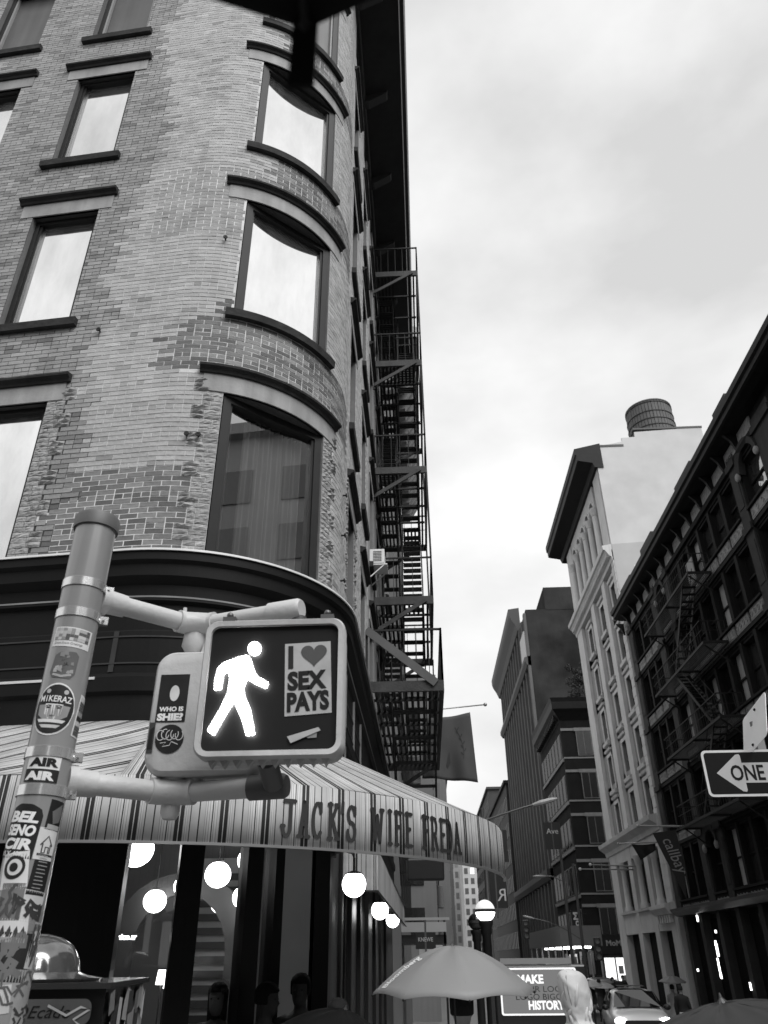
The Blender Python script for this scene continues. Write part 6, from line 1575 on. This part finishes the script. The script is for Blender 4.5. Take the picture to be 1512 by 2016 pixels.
# ================================================================== vehicles
def car(name, loc, rotz, label, paintv, Hc=1.62, Wc=1.86, Lc=4.6, van=False):
    t = empty(name, loc, label, 'van' if van else 'car'); t.rotation_euler = (0, 0, rotz)
    body = gray('car_paint_%d' % int(paintv*100), paintv, .25, coat=.6, var=.04); gl = mirror('car_glass', .12, .008, .02); dk = gray('car_trim', .015, .4)
    # side profile stations: (y, half width, z of shoulder, roof half width, roof z); front of the car at -y
    if van: st = [(-2.5, .80, .75, .75, .85), (-2.3, .92, .95, .84, 1.05), (-1.6, .98, 1.1, .86, 1.25), (-0.95, 1.0, 1.15, .84, 2.15), (-.5, 1.0, 1.15, .84, 2.3), (2.3, 1.0, 1.15, .84, 2.32), (2.5, .97, 1.1, .82, 2.2)]
    else: st = [(-2.28, .68, .62, .60, .72), (-2.12, .84, .74, .74, .90), (-1.6, .91, .88, .78, 1.0), (-1.05, .93, .97, .74, 1.06), (-.35, .93, 1.0, .62, 1.50), (.1, .93, 1.0, .62, 1.60), (.9, .93, 1.0, .61, 1.61), (1.6, .92, 1.0, .58, 1.54), (2.1, .90, .98, .60, 1.12), (2.3, .84, .9, .62, .98)]
    m = MB(); rings = []
    for y, w, zs_, rw, rz in st:
        h = [(w*.92, .28), (w, .5), (w, zs_-.12), (w*.975, zs_), (rw+.04, max(zs_+.03, rz-.06)), (rw*.85, rz-.005), (0, rz+.03)]
        rings.append([(x, y, z) for x, z in h] + [(-x, y, z) for x, z in h[-2::-1]])
    m.ring(rings); o = m.build('body', body, t, smooth=True); auto_smooth(o, 38); sb = o.modifiers.new('s', 'SUBSURF'); sb.levels = 1; sb.render_levels = 2
    # windscreen and side glass a little proud of the body
    def q(pts, nm, mt):
        if nm == 'windscreen': pts = [V(p)+V((0, -.035, .035)) for p in pts]
        elif nm == 'side_window': pts = [V(p)+V((.03 if p.x > 0 else -.03, 0, .01)) for p in pts]
        elif nm in ('sunroof', 'grille'): pts = [V(p)+V((0, -.03 if nm == 'grille' else 0, .02)) for p in pts]
        m = MB(); m.add(pts+[V(p)+V((0, .01, -.01)) for p in pts], [tuple(range(len(pts)))]); oo = m.build(nm, mt, t); return oo
    if van: q([V((-.78, -1.62, 1.27)), V((.78, -1.62, 1.27)), V((.74, -.93, 2.12)), V((-.74, -.93, 2.12))], 'windscreen', gl)
    else:
        q([V((-.76, -1.12, 1.085)), V((-.4, -1.17, 1.10)), V((.4, -1.17, 1.10)), V((.76, -1.12, 1.085)), V((.61, -.37, 1.50)), V((.3, -.36, 1.545)), V((-.3, -.36, 1.545)), V((-.61, -.37, 1.50))], 'windscreen', gl)
        for s in (-1, 1):
            q([V((s*.86, -.85, 1.06)), V((s*.90, .2, 1.06)), V((s*.69, .1, 1.52)), V((s*.69, -.3, 1.46))], 'side_window', gl); q([V((s*.90, .3, 1.06)), V((s*.89, 1.5, 1.06)), V((s*.68, 1.35, 1.47)), V((s*.69, .22, 1.52))], 'side_window', gl)
        q([V((-.45, -.15, 1.655)), V((.45, -.15, 1.655)), V((.45, .6, 1.675)), V((-.45, .6, 1.675))], 'sunroof', dk)
        q([V((-.62, -2.27, .52)), V((.62, -2.27, .52)), V((.58, -2.24, .80)), V((-.58, -2.24, .80))], 'grille', dk)
    for s in (-1, 1):
        y = -2.14 if not van else -2.35
        m = MB(); m.sphere((s*.70, y, .80), .16, 14, 10, sc=(1.15, .55, .6)); m.build('headlight', glow('headlight', .9, 9.0 if not van else 1.5), t, smooth=True)
        m = MB(); m.sphere((s*1.0, -.75 if not van else -1.25, 1.10 if not van else 1.35), .11, 10, 8, sc=(1.1, .6, .75)); m.build('mirror', dk, t, smooth=True)
        for yy in (-1.45, 1.42):
            m = MB(); ax = (V((0, 1, 0)), V((0, 0, 1)), V((1, 0, 0))); m.lathe([(.20, -.1), (.31, -.1), (.335, -.06), (.335, .06), (.31, .1), (.20, .1)], (s*.84, yy, .335), 24, ax=ax); wo_ = m.build('wheel', gray('tyre', .02, .8), t, smooth=False)
            m = MB(); m.lathe([(.05, -.07), (.20, -.09), (.21, .09), (.05, .07)], (s*.85, yy, .335), 18, ax=ax); m.build('rim', gray('rim', .4, .3, metal=.8), wo_)
    return t
car('car', (6.95, 31.6, gz(31)), radians(-6), 'white car with lit headlights coming up the street', .9)
car('van', (5.6, 45, gz(45)), 0, 'white van standing behind the lit screen', .7, van=True)
car('van', (8.6, 60, gz(60)), 0, 'far white van farther down the street', .6, van=True)
car('car', (9.6, 52, gz(52)), radians(180), 'grey parked car by the right kerb', .15)
car('car', (9.5, 66, gz(66)), radians(180), 'dark parked car farther along the right kerb', .04)

# ================================================================== advertising screen cabinet
AD = empty('screen_cabinet', (1.72, 14.0, gz(14)), 'black cabinet with a lit advertising screen behind the grey umbrella', 'screen')
m = MB(); m.box(-.72, .72, 0, .9, 0, 1.97-.0); bevel(m.build('cabinet', gray('cabinet_gloss', .02, .2), AD), .03)
zc = 1.29-gz(14)
m = MB(); m.prism(rrect(1.18, .62, .03), lambda a, b: (a-.04, -.035, b+zc), lambda a, b: (a-.04, 0, b+zc)); m.build('screen_frame', glow('screen_white', .9, .34), AD)
m = MB(); m.prism(rrect(1.13, .57, .02), lambda a, b: (a-.04, -.038, b+zc), lambda a, b: (a-.04, -.034, b+zc)); m.build('screen', glow('screen_grey', .06, .09), AD)
m = MB(); f_ = lambda a, b: (a, -.041, b+zc); put_text(m, 'MAKE', f_, -.36, .04, .10, .22, bold=.04); put_text(m, 'HISTORY', f_, -.22, .32, -.24, -.12, bold=.04); m.build('lettering', glow('screen_white', .9, .34), AD)['kind'] = 'stuff'
m = MB(); put_text(m, '"YOUR LOGO', f_, -.44, .40, -.01, .07); put_text(m, 'LOGO BIGGER"', f_, -.40, .48, -.11, -.03); m.build('small_lettering', gray('screen_ink', .03, .5), AD)['kind'] = 'stuff'
m = MB(); m.box(-.6, .5, -.02, 0, zc+.36, zc+.44); m.build('header_strip', gray('header_grey', .3, .3), AD)
m = MB(); m.box(.02, .14, .3, .42, 1.97, 2.04); m.build('beacon', iron, AD)

# ================================================================== subway globes
def globe_post(px, py, Y, r, label, lit):
    c = atY(px, py, Y); g = gz(Y); t = empty('globe_post', (c.x, Y, g), label, 'lamp post'); h = c.z-g
    m = MB(); m.lathe([(.16, 0), (.16, .3), (.10, .36), (.095, h-r-.25), (.12, h-r-.22), (.12, h-r-.1), (.15, h-r-.05), (.15, h-r+.02)], n=16); auto_smooth(m.build('post', iron, t))
    for nm, z0, mt in (('lower_globe', -1, glow('globe_bright', .9, 3.0) if lit else gray('dark_globe', .05, .2)), ('upper_globe', 1, glow('globe_pale', .75, .32) if lit else gray('dark_globe_top', .012, .2))):
        m = MB(); n = 20; m.ring([[(r*cos(a)*cos(2*pi*j/n), r*cos(a)*sin(2*pi*j/n), h+z0*r*sin(a)) for j in range(n)] for a in [radians(1+88*i/7) for i in range(8)]]); m.build(nm, mt, t, smooth=True)
    m = MB(); m.lathe([(r*.98, h-.03), (r*1.05, h-.03), (r*1.05, h+.03), (r*.98, h+.03)], n=24); m.build('band', gray('globe_band', .1, .3, metal=.6), t)
globe_post(955, 1793, 19.0, .215, 'lit half white globe on a black post, before the far tower', True)
globe_post(937, 1815, 22.5, .20, 'unlit dark globe post beside the lit globe', False)

# ================================================================== street lamps and signals
stl = gray('lamp_steel', .12, .4, metal=.4); pale_st = gray('lamp_pale', .4, .4)
def cobra(base, h, path, label, r=.08):
    t = empty('street_lamp', base, label, 'street lamp')
    B = V(base); m = MB(); m.lathe([(r*1.8, 0), (r*1.8, .5), (r, .6), (r*.65, h)], n=12); auto_smooth(m.build('pole', stl, t))
    m = MB(); pts = [V(p)-B for p in path]; m.tube(pts, .03, 6); m.build('arm', stl, t)
    e = pts[-1]; d = (pts[-1]-pts[-2]).normalized(); m = MB(); m.tube([e-d*.05, e+d*.2, e+d*.55, e+d*.7], [.04, .075, .065, .02], 8); m.build('lamp_head', pale_st, t)
    return t
def poly_px(pts, Y): return [tuple(atY(x, y, Y)) for x, y in pts]
a = atY(950, 1612, 24.0); cobra((a.x, 24.0, gz(24)), a.z-gz(24)+.3, poly_px([(950, 1617), (990, 1603), (1030, 1590), (1052, 1584)], 24.0), 'street lamp reaching over the street behind the awning tip')
a = atY(1097, 1622, 52); cobra((a.x, 52, gz(52)), a.z-gz(52), poly_px([(1110, 1735), (1098, 1730), (1085, 1725), (1072, 1725)], 52), 'street lamp with a short curved arm beside the brick corner building', .11)
a = atY(1128, 1700, 58); cobra((a.x, 58, gz(58)), a.z-gz(58), poly_px([(1142, 1848), (1110, 1828), (1080, 1815), (1050, 1808)], 58), 'street lamp with a long low arm, right of the other lamp', .12)
def signal(px, py, Y, h, label, n=3):
    c = atY(px, py, Y); t = empty('traffic_light', (c.x, Y, c.z-h/2), label, 'traffic light'); w = h/n
    m = MB(); m.box(-w*.5, w*.5, 0, w*.6, 0, h); bevel(m.build('housing', gray('signal_dark', .05, .4), t), .03)
    for i in range(n):
        m = MB(); m.lathe([(w*.36, 0), (w*.36, .02), (.01, .03)], (0, -.01, h*(i+.5)/n), 14, ax=(V((1,0,0)), V((0,0,1)), V((0,-1,0)))); m.build('lens', gray('lens_grey', .3, .3), t)
        m = MB(); m.ring([[(w*.4*cos(a), y, h*(i+.5)/n+w*.4*sin(a)) for a in [radians(200*j/8-10) for j in range(9)]] for y in (0, -w*.5)], closed=False, cap=False); m.build('visor', gray('signal_dark', .05, .4), t)
signal(1036, 1830, 60, 1.15, 'three lens traffic light hanging over the far street')
signal(1178, 1868, 44, 1.0, 'traffic light beside the lit shop window')
def blade(px, py, Y, w, h, label, txt=None, tone=.02):
    c = atY(px, py, Y); t = empty('street_sign', tuple(c), label, 'sign'); m = MB(); m.box(-w/2, w/2, 0, .05, -h/2, h/2); m.build('board', gray('sign_board_%d' % int(tone*100), tone, .4), t)
    if txt: m = MB(); put_text(m, txt[0], lambda a, b: (-a if txt[1] else a, -.01, b), *txt[2:]); m.build('lettering', gray('white_letter', .6), t)
    m = MB(); m.bar((0, .02, -h/2-.3), (0, .02, h/2+.3), .05); m.build('pole', stl, t)
blade(975, 1725, 30, .75, 2.0, 'black banner sign with one large letter beyond the awning tip', ('R', True, -.32, -.02, -.78, -.40))
blade(990, 1665, 34, .35, 1.2, 'narrow dark sign above the banner sign', None)
blade(1088, 1645, 50, 1.0, 1.5, 'dark route sign on a pole before the brick corner building', ('Ave', False, -.35, .35, .1, .4))
blade(838, 1852, 24, .55, .4, 'small dark shop sign with white letters beyond the canopy', ('KNEWE', False, -.2, .2, -.02, .08))
# shop stalls under the canopy end: pale fascia panels and shed
sd_ = empty('sidewalk_shed', (10.5, 70, gz(70)), 'grey sidewalk shed with bright lamps underneath, at the far right kerb', 'shed')
m = MB(); m.box(0.0, 3.2, 0, 22, 3.35, 4.75); m.build('fascia', gray('shed_grey', .22, .6, var=.1), sd_)
for i in range(6):
    for x in (0.1, 3.0): m = MB(); m.box(x-.06, x+.06, .2+4.2*i, .32+4.2*i, 0, 3.35); m.build('post', pale_st, sd_)
for i in range(5): m = MB(); m.box(.6, 2.4, .6+3.5*i, .9+3.5*i, 3.2, 3.32); m.build('tube_lamp', glow('shed_lamp', .9, 5), sd_)
rr_ = random.Random(12)
for i in range(14): m = MB(); x = rr_.uniform(.3, 2.9); m.box(x, x+.2, .5+i*.1, .55+i*.1, 1.4, 3.0-rr_.random()*.5); m.build('hanging_garment', gray('garment_%d' % (i % 4), (.05, .3, .6, .15)[i % 4], .8), sd_)
st_ = empty('market_stall', (-0.2, 25.4, gz(25)), 'stall with a pale banner under a dark roof, beyond the canopy', 'stall')
m = MB(); m.box(-1.0, .75, 0, 2.4, 2.75, 2.98); m.build('roof', gray('stall_black', .02, .5), st_)
m = MB(); m.box(-.05, .62, -.03, 0, 2.1, 2.72); m.build('banner', gray('stall_banner', .5, .7, dirt=.5, sc=5), st_)
m = MB(); m.box(-.9, .85, -.1, -.02, 3.35, 3.42); m.box(-.7, .75, -.1, -.02, 3.05, 3.3); m.build('valance', gray('stall_valance', .4, .7), st_)
for x in (-.9, .7): m = MB(); m.box(x-.03, x+.03, 0, .06, 0, 3.35); m.build('post', iron, st_)
# banner on the dark building
c0 = atX(1372, 1627, XR-.05); rt_ = (c0.x, c0.y, c0.z)
tip = atY(1256, 1626, c0.y)
bn = empty('shop_banner', rt_, 'long dark pointed banner with pale script on a pole from the dark building', 'banner')
R0 = V(rt_); m = MB(); m.tube([V((0, 0, 0)), tip-R0], .05, 8); m.sphere(tip-R0, .1, 8, 6); m.build('pole', gray('banner_pole', .4, .4), bn)
P_ = lambda x, y: atY(x, y, c0.y)-R0
pl_ = [P_(1285, 1640), P_(1330, 1634), P_(1345, 1690), P_(1352, 1770), P_(1340, 1745), P_(1310, 1690)]
m = MB(); n_ = len(pl_); m.add(pl_+[p+V((0, .04, 0)) for p in pl_], [tuple(range(n_-1, -1, -1)), tuple(range(n_, 2*n_))]+[(i, (i+1) % n_, n_+(i+1) % n_, n_+i) for i in range(n_)]); cb = m.build('cloth', gray('banner_cloth', .03, .8), bn)
A_, B_ = P_(1310, 1652), P_(1343, 1720); ux = B_-A_; uy = V((ux.z, 0, -ux.x)).normalized()*-.75
m = MB(); put_text(m, 'callbay', lambda a, b: A_+ux*a+uy*(b-.5)+V((0, -.02, 0)), 0, 1, 0, 1, shear=.2); m.build('lettering', gray('banner_ink', .35, .7), cb)
# sandwich board
c_ = atY(1362, 1980, 24); sbd = empty('sandwich_board', (c_.x, 24, gz(24)), 'white sandwich board with a printed notice, at the right kerb', 'sign')
for s in (-1, 1):
    m = MB(); m.hexa([(-.33, s*.28-.015, 0), (.33, s*.28-.015, 0), (.33, s*.28+.015, 0), (-.33, s*.28+.015, 0), (-.33, s*.03-.015, 1.1), (.33, s*.03-.015, 1.1), (.33, s*.03+.015, 1.1), (-.33, s*.03+.015, 1.1)]); m.build('panel', gray('board_white', .7, .5), sbd)
m = MB()
for i in range(5): m.hexa([(-.22, -.10-.02*i-.135, .75-.1*i), (.2, -.10-.02*i-.135, .75-.1*i), (.2, -.10-.02*i-.13, .75-.1*i), (-.22, -.10-.02*i-.13, .75-.1*i), (-.22, -.095-.02*i-.12, .81-.1*i), (.2, -.095-.02*i-.12, .81-.1*i), (.2, -.095-.02*i-.115, .81-.1*i), (-.22, -.095-.02*i-.115, .81-.1*i)])
m.build('printed_lines', gray('print_grey', .15, .6), sbd)['kind'] = 'stuff'

r_ = atX(1302, 1658, XR-.05); tp_ = atY(1217, 1661, r_.y); cs_ = [tuple(atY(x, y, r_.y)) for x, y in ((1243, 1662), (1290, 1660), (1292, 1673), (1262, 1693))]
flagthing('flag', 'small black flag on a pole before the pale building', tuple(r_), tuple(tp_), cs_, gray('black_flag', .012, .8), r=.035, knob=.07)
for (xa, ya), (xb, yb), w_ in (((1252, 1706), (1162, 1702), 'upper'), ((1246, 1712), (1142, 1711), 'lower')):
    r_ = atX(xa, ya, XR-.05); tp_ = atY(xb, yb, r_.y-6); fp_ = empty('flagpole', tuple(r_), 'bare slanting flagpole on the pale building, %s of the pair' % w_, 'flagpole')
    m = MB(); m.tube([V((0, 0, 0)), tp_-r_], [.05, .03], 7); m.build('pole', gray('banner_pole', .4, .4), fp_); m = MB(); m.sphere(tp_-r_, .09, 8, 6); m.build('finial', gray('finial', .7, .3), fp_)
